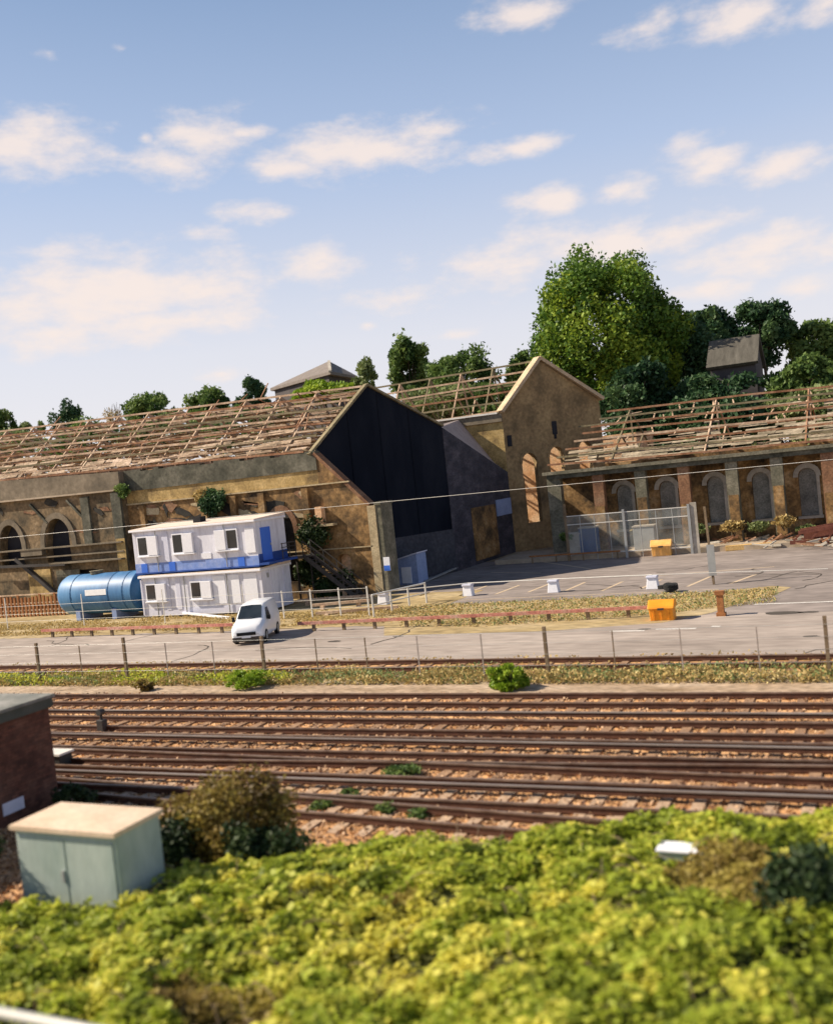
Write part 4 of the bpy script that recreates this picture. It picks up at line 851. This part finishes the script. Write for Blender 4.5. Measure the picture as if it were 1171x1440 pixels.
# stacked timber and rails left of it
for i, (a, b, z) in enumerate((((420,852),(525,846),.35),((440,858),(520,852),.3),((424,846),(500,842),.6),((445,866),(560,858),.15))):
    A, B = gz(*a), gz(*b); mb = MB(); mb.bar(P(A.x,A.y,z), P(B.x,B.y,z+.05), .2, .16); mb.box(A.x+.6,A.y-.1,0,A.x+.85,A.y+.1,z-.06); mb.box(B.x-.9,B.y-.1,0,B.x-.65,B.y+.1,z-.04)
    lab = ('long timber baulk on blocks at the foot of the brick wall','shorter timber baulk in front of the longer one','uppermost timber baulk nearest the staircase','front timber baulk closest to the low red rail')[i]
    tag(mb.build('timber_baulk', 'timber_pale'), lab, 'timber', 'timber baulks by the shed wall')

# ------------------------------------------------------------------ mesh fence, fence lines
g = empty('mesh_fence', (-19,72.8,0), 'grey temporary mesh fence panels in front of the colonnade', 'fence')
pts = [gy(798,765,72.8), gy(880,765,72.8), gy(972,765,72.8)]
for i, p in enumerate(pts): MB().box(p.x-.09,p.y-.09,0,p.x+.09,p.y+.09,3.6 if i else 4.3).build('post', 'brown_post' if i == 0 else 'grey_metal', g)
for a, b in zip(pts, pts[1:]):
    mb = MB()
    for z in (3.4, 2.75, .5): mb.bar(P(a.x,a.y,z), P(b.x,b.y,z), .06)
    mb.build('rail', 'pale_metal', g)
    mb = MB(); mb.prism([P(a.x,a.y-.02,.4), P(b.x,b.y-.02,.4), P(b.x,b.y-.02,3.4), P(a.x,a.y-.02,3.4)], (0,.012,0)); mb.build('mesh_panel', 'wire_mesh', g)
    for t in (.25,.5,.75): p = a.lerp(b, t); MB().tube(P(p.x,p.y,0), P(p.x,p.y,3.4), .03).build('upright', 'grey_metal', g)
a = gy(974,762,72.8); mb = MB(); mb.box(a.x,a.y,0,a.x+.45,a.y+.05,3.7); mb.build('end_panel', 'concrete', g)
a, b = gy(742,764,72.6), gy(870,760,72.6); g = empty('low_barrier', (a.x,a.y,0), 'thin low rusty rail along the platform left of the mesh fence', 'barrier', 'low rail barriers on short posts')
MB().bar(P(a.x,a.y,.55), P(b.x,b.y,.55), .08, .12).build('rail', 'rusty_metal', g)
for t in (.03,.3,.6,.97): p = a.lerp(b, t); MB().box(p.x-.05,p.y-.05,0,p.x+.05,p.y+.05,.5).build('post', 'brown_post', g)

YFN = 33.0; fa, fb = viewx(YFN)
g = empty('wire_fence', (-20,YFN,0), 'post and wire fence on the weedy strip between the tracks and the yard', 'fence')
for x, thick in ((55,1),(115,0),(178,1),(236,0),(302,0),(372,1),(447,0),(517,0),(590,0),(680,0),(770,1),(865,0),(960,0),(1068,0),(1165,1)):
    p = gy(x, 940, YFN); rg = random.Random(x)
    if thick: MB().box(p.x-.055,YFN-.055,0,p.x+.055,YFN+.055,1.85+rg.uniform(-.05,.1)).build('post', 'brown_post', g)
    else: MB().box(p.x-.018,YFN-.02,0,p.x+.018,YFN+.02,1.65).build('post', 'brown_post' if x % 2 else 'asphalt_road', g)
mb = MB()
for z in (1.68,):
    mb.tube((fa,YFN-.08,z),(fb,YFN-.08,z),.006,n=5)
for z in (.5,.9,1.3): mb.tube((fa,YFN-.08,z),(fb,YFN-.08,z),.004,n=5)
mb.build('wire', 'grey_metal', g)
YF2 = 49.2; g = empty('wire_fence', (-40,YF2,0), 'thin pale wire fence in front of the tank and the cabins', 'fence')
for x in (10,118,232,345): p = gy(x, 870, YF2); MB().box(p.x-.025,YF2-.025,0,p.x+.025,YF2+.025,2.2).build('post', 'pale_metal', g)
p9 = gy(520,850,YF2)
for x in (400,440,480,520): p = gy(x, 870, YF2); MB().box(p.x-.035,YF2-.035,0,p.x+.035,YF2+.035,1.7).build('post', 'pale_metal', g)
mb = MB()
for z in (.55,1.05,1.6): mb.tube((-70,YF2-.05,z),(p9.x,YF2-.05,z),.009,n=5)
mb.build('wire', 'pale_metal', g)
# overhead cables slung across the site on end poles outside the view
for Y, pa, pb, r_, lab in ((56.5,(0,757),(1171,646),.013,'single pale cable slung across in front of the whole site'),):
    a = gy(*pa, Y); b = gy(*pb, Y); k = (b.z-a.z)/(b.x-a.x); x0 = a.x-12; x1 = b.x+10; g = empty('overhead_cable', (a.x,Y,0), lab, 'cable')
    mb = MB(); n = 16; pr = None; z0 = a.z; z1 = b.z
    for i in range(n+1):
        t = i/n; x = x0+(x1-x0)*t; q = P(x, Y, a.z + k*(x-a.x)); 
        if pr is not None: mb.tube(pr, q, r_, n=5, cap=False)
        pr = q
    mb.build('wire', 'pale_metal', g)
    for x in (x0, x1): MB().tube((x,Y,0),(x,Y,a.z+k*(x-a.x)+.3),.12,.09).build('pole', 'brown_post', g)
# rusty rail and barrels at far left
g = empty('rusty_railing', tuple(gz(40,850)), 'rusty brown railing with close uprights left of the blue tank', 'railing')
a, b = gy(-40,848,55.5), gy(92,848,55.5)
for z in (.5,1.05,1.7): MB().bar(P(a.x,55.5,z), P(b.x,55.5,z), .08, .1).build('rail', 'timber_pale', g)
rg = random.Random(8)
for i in range(26): t = (i+.5)/26; x = a.x+(b.x-a.x)*t; MB().box(x-.09,55.5-.06,0,x+.09,55.5-.045+.1,1.55+rg.uniform(-.1,.2)).build('upright', 'rusty_metal', g)
# timber and red steel heap on the right
rg = random.Random(12)
a, b = gz(1022,769), gz(1122,742); mb = MB(); mb.bar(P(a.x,a.y,.25), P(b.x-.3,b.y-3,1.6), .35, .3); tag(mb.build('timber_beam', 'yellow_timber'), 'long pale yellow beam propped at a slant on the rubble', 'beam')
a, b = gz(1020,775), gz(1085,770); mb = MB(); mb.bar(P(a.x,a.y,.2), P(b.x,b.y,.2), .5, .35); tag(mb.build('timber_beam', 'yellow_timber'), 'short yellow beam lying flat below the slanting beam', 'beam')
g = empty('steel_truss', tuple(gz(1160,765)), 'dark red steel frame lying on its side at the right edge', 'steel frame'); c = gz(1150,768)
mb = MB(); 
for y in (0, 1.6):
    mb.bar(P(c.x-1.8,c.y+y,.35), P(c.x+6,c.y+y,.35), .18, .25); mb.bar(P(c.x-1.2,c.y+y,1.0), P(c.x+6,c.y+y,1.9), .18, .25)
    for i in range(7): mb.bar(P(c.x-1.6+i*1.1,c.y+y,.4), P(c.x-1.0+i*1.1,c.y+y,1.0+i*.13), .12)
mb.build('frame', 'red_steel', g); MB().prism([P(c.x-.9,c.y+.3,.5),P(c.x+6,c.y+.3,.5),P(c.x+6,c.y+.3,1.8),P(c.x-.9,c.y+.3,1.0)],(0,.1,0)).build('plate', 'red_steel', g)
mb = MB()
for i in range(90):
    p = gz(rg.uniform(985,1171), rg.uniform(760,774)); ln_ = rg.uniform(.2,1.6); t = rg.uniform(-.4,.4); mb.bar(P(p.x,p.y,rg.uniform(.05,.5)), P(p.x+cos(t)*ln_,p.y+sin(t)*ln_,rg.uniform(.05,.6)), rg.uniform(.06,.25), rg.uniform(.05,.2))
tag(mb.build('rubble', 'concrete'), kind='stuff')
mb = MB()
for i in range(50):
    p = gz(rg.uniform(985,1171), rg.uniform(758,774)); ln_ = rg.uniform(.5,2.0); mb.bar(P(p.x,p.y,rg.uniform(.1,.6)), P(p.x+ln_,p.y+rg.uniform(-.3,.3),rg.uniform(.1,.9)), .12, .1)
tag(mb.build('scrap_timber', 'timber_red'), kind='stuff')
for x, y, w, h_, mt_, lab in ((826,762,1.3,1.9,'drum_blue','dark blue container in the second bay of the colonnade'),(806,760,1.0,1.5,'concrete','grey box left of the dark blue container'),(905,757,1.6,1.7,'grey_metal','grey metal chest behind the mesh fence')):
    p = gz(x, y); Yb = 74.6; p = gy(x, y, Yb); g = tag(MB().box(p.x-w/2,Yb,.36,p.x+w/2,Yb+1.1,.36+h_).build('storage_box', mt_, bevel=.04), lab, 'box', 'boxes in front of the colonnade')
    MB().box(p.x-w/2-.05,Yb-.05,.36+h_,p.x+w/2+.05,Yb+1.15,.46+h_).build('lid', 'concrete', g)

# ------------------------------------------------------------------ small ground signal among the tracks
p = gz(145,1029); g = empty('ground_signal', (p.x,p.y,0), 'small dark ground signal standing between the rails', 'signal')
MB().box(p.x-.14,p.y-.12,0,p.x+.14,p.y+.12,.42).build('case', 'dark_metal', g, bevel=.02); MB().tube((p.x,p.y,.4),(p.x,p.y,.62),.05).build('stem', 'dark_metal', g); MB().tube((p.x,p.y-.12,.68),(p.x,p.y+.1,.68),.11,n=12).build('lamp_hood', 'dark_metal', g)
p = gz(86,1078); g = tag(MB().box(p.x-.9,p.y-.25,0,p.x+.25,p.y+.25,.4).build('junction_box', 'dark_metal', bevel=.02), 'little trackside junction box with a pale lid beside the brick hut', 'box'); MB().box(p.x-.95,p.y-.3,.4,p.x+.3,p.y+.3,.46).build('lid', 'pale_metal', g)

# ------------------------------------------------------------------ brick hut, cabinet at lower left
HX, HY, HZ = -20.35, 18.9, 2.85
g = empty('brick_hut', (HX-3, 15.5, 0), 'dark red brick hut with a flat felt roof at the left edge', 'hut')
MB().box(HX-7, 12.2, 0, HX, HY, HZ-.3).build('wall', 'hut_brick', g)
MB().box(HX-7.2, 12.0, HZ-.3, HX+.08, HY+.1, HZ-.05).build('fascia', 'hut_fascia', g)
MB().box(HX-7.25, 11.95, HZ-.05, HX+.13, HY+.15, HZ+.03).build('roof', 'hut_felt', g)
p = gx(20,1133,HX); MB().box(HX+.002, p.y-.35, p.z-.15, HX+.03, p.y+.3, p.z+.15).build('wall_plate', 'panel_lilac', g)
CX0, CX1, CY = -14.62, -12.28, 12.5; CZ = 2.1
bk = gz(221,1138,CZ); CD = max(1.0, bk.y-CY)
g = empty('equipment_cabinet', ((CX0+CX1)/2, CY, 0), 'pale green metal trackside cabinet with a peach-coloured lid, half sunk in brambles', 'cabinet')
MB().box(CX0, CY, 0, CX1, CY+CD, CZ-.08).build('body', 'cabinet_green', g, bevel=.02)
mb = MB(); x_, y_ = (CX0+CX1)/2, CY+CD/2
mb.v = [(CX0-.06,CY-.08,CZ-.08),(CX1+.05,CY-.08,CZ-.08),(CX1+.05,CY+CD+.06,CZ-.08),(CX0-.06,CY+CD+.06,CZ-.08),(CX0-.06,CY-.08,CZ),(CX1+.05,CY-.08,CZ),(CX1+.05,CY+CD+.06,CZ),(CX0-.06,CY+CD+.06,CZ),(x_,y_,CZ+.05)]
mb.f = [(3,2,1,0),(0,1,5,4),(1,2,6,5),(2,3,7,6),(3,0,4,7),(4,5,8),(5,6,8),(6,7,8),(7,4,8)]; mb.build('lid', 'cabinet_lid', g)
for xx in (CX0+.08, x_+.02): MB().box(xx, CY-.018, .12, xx+(CX1-CX0)/2-.1, CY-.002, CZ-.2).build('door', 'cabinet_green', g, bevel=.006)
MB().box(x_-.12, CY-.05, 1.15, x_-.06, CY-.019, 1.35).build('handle', 'grey_metal', g)

# ------------------------------------------------------------------ foreground brambles
def hmap(x, y):
    """height of the bramble surface"""
    h = .16*math.sin(x*.9+1.3)*math.cos(y*.8) + .10*math.sin(x*2.3+y*1.7) + .06*math.sin(x*4.1-y*3.3+1)
    back = 17.3
    if x > -7: back = 17.2 + min(1.6, (x+7)*.8)
    if x < -9.5: back = 17.2 - (-9.5-x)*.75
    t = max(0, min(1, (back-y)/2.2)); base = (1-(1-t)**2)*.95
    if x > -5.5: base += .35*t*min(1, (x+5.5)/2.5)
    return max(0, base + h*t*(.8 if x > -11 else .4))
nx, ny = 150, 96; bx0, bx1, by0, by1 = -17.5, 4.0, 4.5, 19.6
mb = MB()
for j in range(ny+1):
    for i in range(nx+1):
        x = bx0+(bx1-bx0)*i/nx; y = by0+(by1-by0)*j/ny; mb.v.append((x, y, hmap(x,y)-.10))
for j in range(ny):
    for i in range(nx): k = j*(nx+1)+i; mb.f.append((k,k+1,k+nx+2,k+nx+1))
tag(mb.build('bank', 'under_growth', smooth=True), kind='structure')
from mathutils.noise import noise as nz_2
rng = np.random.default_rng(5); NB = 420000
bx = rng.uniform(bx0, bx1, NB); by = by0 + (by1-by0)*rng.random(NB)
hm = np.array([hmap(a, b) for a, b in zip(bx, by)]); keep = hm > .12; bx, by, hm = bx[keep], by[keep], hm[keep]
# leaf clumps: tufts of the bramble canopy
ncl = 2600; cxy = np.stack([rng.uniform(bx0, bx1, ncl), rng.uniform(by0, by1, ncl)], 1); ctone = rng.normal(.5, .2, ncl); chh = rng.random(ncl)
gi = {}
for i, (a, b) in enumerate(cxy): gi.setdefault((int(floor(a/.6)), int(floor(b/.6))), []).append(i)
tone = np.empty(len(bx)); lift = np.empty(len(bx)); cid = np.zeros(len(bx), int)
for i in range(len(bx)):
    ca, cb_ = int(floor(bx[i]/.6)), int(floor(by[i]/.6)); bd2 = 9; bi = 0
    for u in (-1,0,1):
        for v in (-1,0,1):
            for k in gi.get((ca+u, cb_+v), ()):
                d2 = (cxy[k,0]-bx[i])**2 + (cxy[k,1]-by[i])**2
                if d2 < bd2: bd2 = d2; bi = k
    cid[i] = bi; dd = sqrt(bd2); tone[i] = ctone[bi]; lift[i] = (.17*chh[bi])*max(0, 1-(dd/.38)**2)
z = hm + lift + rng.uniform(-.10,.05,len(bx))
keep = ~((bx > CX0-.1) & (bx < CX1+.15) & (by > CY-.35) & (by < CY+CD+.2)) & ~((bx < -13.2) & (by > 12.2))
keep &= ~((bx < CX1) & (by > 10.8) & (bx > CX0-.5) & (rng.random(len(bx)) < .3))
bp = np.stack([bx, by, z], 1)
def blob(x, y, r): c_ = gz(x, y, 1.0); return np.exp(-(((bx-c_.x)/r)**2 + ((by-c_.y)/(r))**2))
tone += .32*blob(600,1330,1.4) + .2*blob(520,1290,1.6) - .22*blob(1160,1330,1.6)
tone += .28*np.array([nz_2(Vector((a*.7, b*1.1, 3))) for a, b in zip(bx, by)])
hole = rng.random(ncl) < .09; keep &= ~(hole[cid] & (rng.random(len(bx)) < .85))
brown = (blob(1010,1240,.8) + blob(330,1420,.6) + .8*blob(1100,1290,.7) + .6*blob(250,1400,.5) + .5*blob(560,1260,.5)+ .8*blob(400,1190,.35)) + .16*rng.random(len(bx)) > .42
ok = keep & ~brown; okb = keep & brown
bigl = rng.random(len(bx)) < .12
tag(leaves('brambles', bp[ok & ~bigl], .070, 'leaf_bramble', None, tone[ok & ~bigl], flat=.6, aspect=1.25, seed=8), kind='stuff')
tag(leaves('broad_weeds', bp[ok & bigl]+np.array([0,0,.04]), .125, 'leaf_bramble', None, tone[ok & bigl]+.08, flat=.75, aspect=1.3, seed=18), kind='stuff')
mb = MB(); rg = random.Random(33)
for i in range(260):
    x = rg.uniform(-15, 3.5); y = rg.uniform(7, 17.5); z = hmap(x, y)
    if z < .25 or (x < -12 and y > 10.5): continue
    a = rg.uniform(0, 2*pi); L_ = rg.uniform(.4, 1.1); pr = P(x, y, z-.05); hh = rg.uniform(.12, .32)
    for k in range(1, 6):
        t = k/5; q = P(x+cos(a)*L_*t, y+sin(a)*L_*t, z-.05+hh*4*t*(1-t)*.9+.06*t); mb.tube(pr, q, .007, n=4, cap=False); pr = q
tag(mb.build('bramble_canes', 'brown_post'), kind='stuff')
tag(leaves('dead_brambles', bp[okb], .08, 'leaf_brown', None, tone[okb]+.15, flat=.3, aspect=1.0, seed=9), kind='stuff')

def shrub(name, label, c, rad, mt, n, cl, size, seed, group=None, cat='shrub', shell=.35, clump=.3, flat=.2):
    g = empty(name, (c[0], c[1], 0), label, cat, group); pts, tn = clump_points(c, rad, cl, n, seed, shell, clump); pts[:,2] = np.maximum(pts[:,2], .03)
    leaves('foliage', pts, size, mt, g, tn, flat=flat, seed=seed); mb = MB(); rg = random.Random(seed)
    for i in range(7):
        a = rg.uniform(0, 2*pi); r_ = rg.uniform(.3,.7); limb(mb, (c[0]+rg.uniform(-.1,.1), c[1]+rg.uniform(-.1,.1), -.02), (c[0]+cos(a)*rad[0]*r_, c[1]+sin(a)*rad[1]*r_, c[2]+rad[2]*rg.uniform(.1,.7)), .035*max(.3,rad[2]), .01, 3, .12, rg)
    mb.build('stems', 'bark', g); return g
c = gy(300,1140,15.4); shrub('bush', 'big olive and brown leggy bush behind the green cabinet', (c.x+.15, 15.6, 1.05), (1.6,1.0,1.1), 'leaf_brown', 13000, 60, .10, 31)
c = gy(365,1165,14.9); shrub('bush', 'smaller dark bush at the right foot of the big olive bush', (c.x, 14.9, .85), (.95,.7,.85), 'leaf_shade', 6000, 30, .09, 32)
c = gy(232,1190,14.6); shrub('bush', 'dark shaded bush between the cabinet and the big olive bush', (c.x, 14.9, .75), (.75,.8,.95), 'leaf_shade', 5000, 30, .09, 33)
shrub('bush', 'added black-green shrub between the brick hut and the cabinet, shading the cabinet', (-15.75, 12.1, 1.0), (.85,1.0,1.25), 'leaf_shade', 11000, 40, .10, 34)  # added shrub, placed to throw shade across the cabinet front
c = gz(110,1140); shrub('bush', 'small dark shrub at the far corner of the brick hut', (c.x, c.y, .3), (.7,.5,.45), 'leaf_shade', 2500, 20, .09, 35)
c = gz(1155,1265,1.2); shrub('bush', 'dark shrub rising out of the brambles at the right edge', (c.x+.2, c.y-.2, 1.1), (1.0,1.3,1.0), 'leaf_shade', 11000, 45, .10, 36)
# weeds along the tracks
def wd(x, y, r, h_, mt, lab, sd, n=1500, sz=.1):
    c = gz(x, y); s = (c-CAM).dot(F)/FPX; shrub('weed_clump', lab, (c.x, c.y, h_*s*.5), (r*s, r*s*.8, h_*s*.55), mt, n, 22, sz, sd, 'weeds among the tracks', 'weeds')
wd(714, 970, 32, 36, 'leaf_lime', 'bright green leafy bush at the edge of the pale path', 41, 3800, .12)
wd(345, 968, 36, 24, 'leaf_lime', 'spreading light green weed patch left of centre on the strip', 42, 2400)
wd(205, 971, 18, 16, 'leaf_brown', 'reddish weed clump on the strip behind the signal', 43, 900)
wd(563, 1093, 34, 16, 'leaf_mid', 'flat green weed patch between the middle tracks', 44, 1500, .07)
wd(455, 1137, 20, 12, 'leaf_mid', 'left weed tuft between the near siding rails', 45, 700, .06)
wd(545, 1143, 20, 14, 'leaf_mid', 'second weed tuft between the near siding rails', 46, 800, .06)
wd(590, 1150, 20, 12, 'leaf_mid', 'right weed tuft between the near siding rails', 47, 700, .06)
wd(400, 1203, 16, 34, 'leaf_dry', 'dry tan dock plant at the corner of the brambles', 48, 900, .07)
wd(492, 1120, 16, 10, 'leaf_mid', 'tiny weed tuft above the near siding', 49, 500, .06)
# small plants on the buildings
def wall_bush(x, y, Y, rpx, mt, lab, sd, n=1600):
    c = gy(x, y, Y); s = (c-CAM).dot(F)/FPX*rpx; fl = .6 if Y > 70 else 1.0; c.z -= s*.35 if Y > 70 else 0; g = empty('wall_shrub', (c.x,c.y,c.z-s), lab, 'shrub', 'shrubs rooted in the ruins')
    pts, tn = clump_points(c, (s*1.25,s*.5,s*fl), 22, n, sd, .2, .42); leaves('foliage', pts, .22, mt, g, tn, seed=sd); mb = MB()
    for i in range(4): limb(mb, (c.x,c.y+.2,c.z-s), (c.x+random.uniform(-.5,.5)*s,c.y,c.z+random.uniform(0,.5)*s), .05, .02, 3)
    mb.build('stems', 'bark', g)
wall_bush(300,706,57.8,20,'leaf_dark','dark buddleia growing from the brick wall above the cabins',61,2200)
wall_bush(283,697,57.9,10,'leaf_dry','straw-coloured shrub left of the dark buddleia',62,700)
wall_bush(172,690,57.6,10,'leaf_mid','green shrub in the crack at the step in the shed wall',63,800)
wall_bush(455,826,57.5,14,'leaf_dark','low shrub by the foot of the staircase',64,1200)
wall_bush(440,752,57.7,24,'leaf_shade','dark creeper on the wall right of the upper cabin',65,2000)
wall_bush(437,805,57.3,24,'leaf_shade','dark creeper on the wall right of the lower cabin',69,2600)
wall_bush(478,822,57.4,20,'leaf_shade','dark tangle at the bottom of the staircase',68,2200)
for i, (x, y, r_) in enumerate(((905,742,12),(985,738,12),(1030,735,16),(1065,735,14),(1100,728,14),(1132,740,12))):
    wall_bush(x, y, 75.8, r_, 'leaf_pale' if i % 2 else 'leaf_dry', ('green weeds behind the mesh fence','straw weeds under the first open bay','broad pale weeds at the foot of a pier','straw weeds beside the broad pale ones','pale weeds under the slanting beam','straw weeds by the red steel frame')[i], 70+i, 900)
wall_bush(795,752,74.2,9,'leaf_mid','small green plant at the foot of the first pier',80,500)

# grassy strips
def grass(name, region, n, mt, size, seed, hmax=.35):
    rng = np.random.default_rng(seed); x0, x1, y0, y1 = region; x = rng.uniform(x0,x1,n*2); y = rng.uniform(y0,y1,n*2)
    from mathutils import noise as nz_
    d = np.array([nz_.noise(Vector((a*.35, b*.9, seed))) for a, b in zip(x, y)]); k = (d + rng.random(n*2)*.5) > .12
    x, y, d = x[k][:n], y[k][:n], d[k][:n]; z = hmax*rng.random(len(x))*(.5+np.clip(d,0,.6))
    tag(leaves(name, np.stack([x,y,z],1), size, mt, None, .5+d*.5, seed=seed), kind='stuff')
grass('dry_grass', (-48, 6, 32.1, 34.3), 24000, 'leaf_dry', .11, 51, .4)
grass('green_weeds', (-48, 6, 32.2, 34.1), 9000, 'leaf_pale', .11, 52, .45)
grass('yellow_weeds', (-45, -22, 32.2, 34.0), 5000, 'leaf_bramble', .11, 57, .5)
grass('verge_grass', (-66, -22, 46.3, 51.6), 15000, 'leaf_dry', .12, 53, .22)
grass('siding_weeds', (-50, 6, 33.8, 37), 3000, 'leaf_dry', .11, 56, .15)
# tongue grass
rng = np.random.default_rng(77); q = [gz(rng.uniform(560,1090), rng.uniform(828,882)) for _ in range(16000)]
q = np.array([(p.x, p.y, .12*rng.random()) for p in q]); yl = np.array([gz(585,842).y])
kk = []
for p in q:
    t = (p[0]-gz(560,842).x)/(gz(1090,824).x-gz(560,842).x); top = gz(560+530*t, 855-27*t).y; bot = gz(560+530*t, 884-36*t**2.2).y; kk.append(bot < p[1] < top)
q = q[np.array(kk)]; tag(leaves('tongue_grass', q, .10, 'leaf_dry', None, .35+.5*rng.random(len(q)), seed=78), kind='stuff')
q = q[rng.random(len(q)) < .3]; tag(leaves('tongue_weeds', q+np.array([.1,.1,.02]), .11, 'leaf_pale', None, .4+.4*rng.random(len(q)), seed=79), kind='stuff')

rng = np.random.default_rng(91); n_ = 80000
yy = 13.2 + 17.6*rng.random(n_)**1.3; xx = np.array([rng.uniform(*v) for v in [(-1.10*y_-6, .06*y_+2) for y_ in yy]])
tag(leaves('ballast_stones', np.stack([xx, yy, .012+.05*rng.random(n_)**2], 1), .07, 'stone_tone', None, rng.random(n_), flat=.3, aspect=1.6, seed=92), kind='stuff')
# white box in the brambles and the near handrail
t_ = gz(957,1192,1.22); g = empty('marker_box', (t_.x,t_.y,0), 'small white topped box poking out of the brambles at right', 'box')
MB().box(t_.x-.34,t_.y-.1,0,t_.x+.34,t_.y+.25,1.17).build('body', 'cabinet_green', g); MB().box(t_.x-.38,t_.y-.14,1.17,t_.x+.38,t_.y+.26,1.22).build('lid', 'panel_white', g, bevel=.02)
a = gy(0,1424,6.0); b = gy(100,1440,6.0); g = empty('handrail', (a.x,6,0), 'pale tubular handrail crossing the bottom left corner', 'handrail')
x0, x1 = a.x-4, a.x+8; MB().tube(P(x0,6,a.z), P(x1,6,a.z), .045, n=14).build('tube', 'handrail', g, smooth=True)
for x in (x0+.3, x0+3.3, x0+6.5, x1-2): MB().tube(P(x,6,0), P(x,6,a.z), .03).build('post', 'handrail', g)
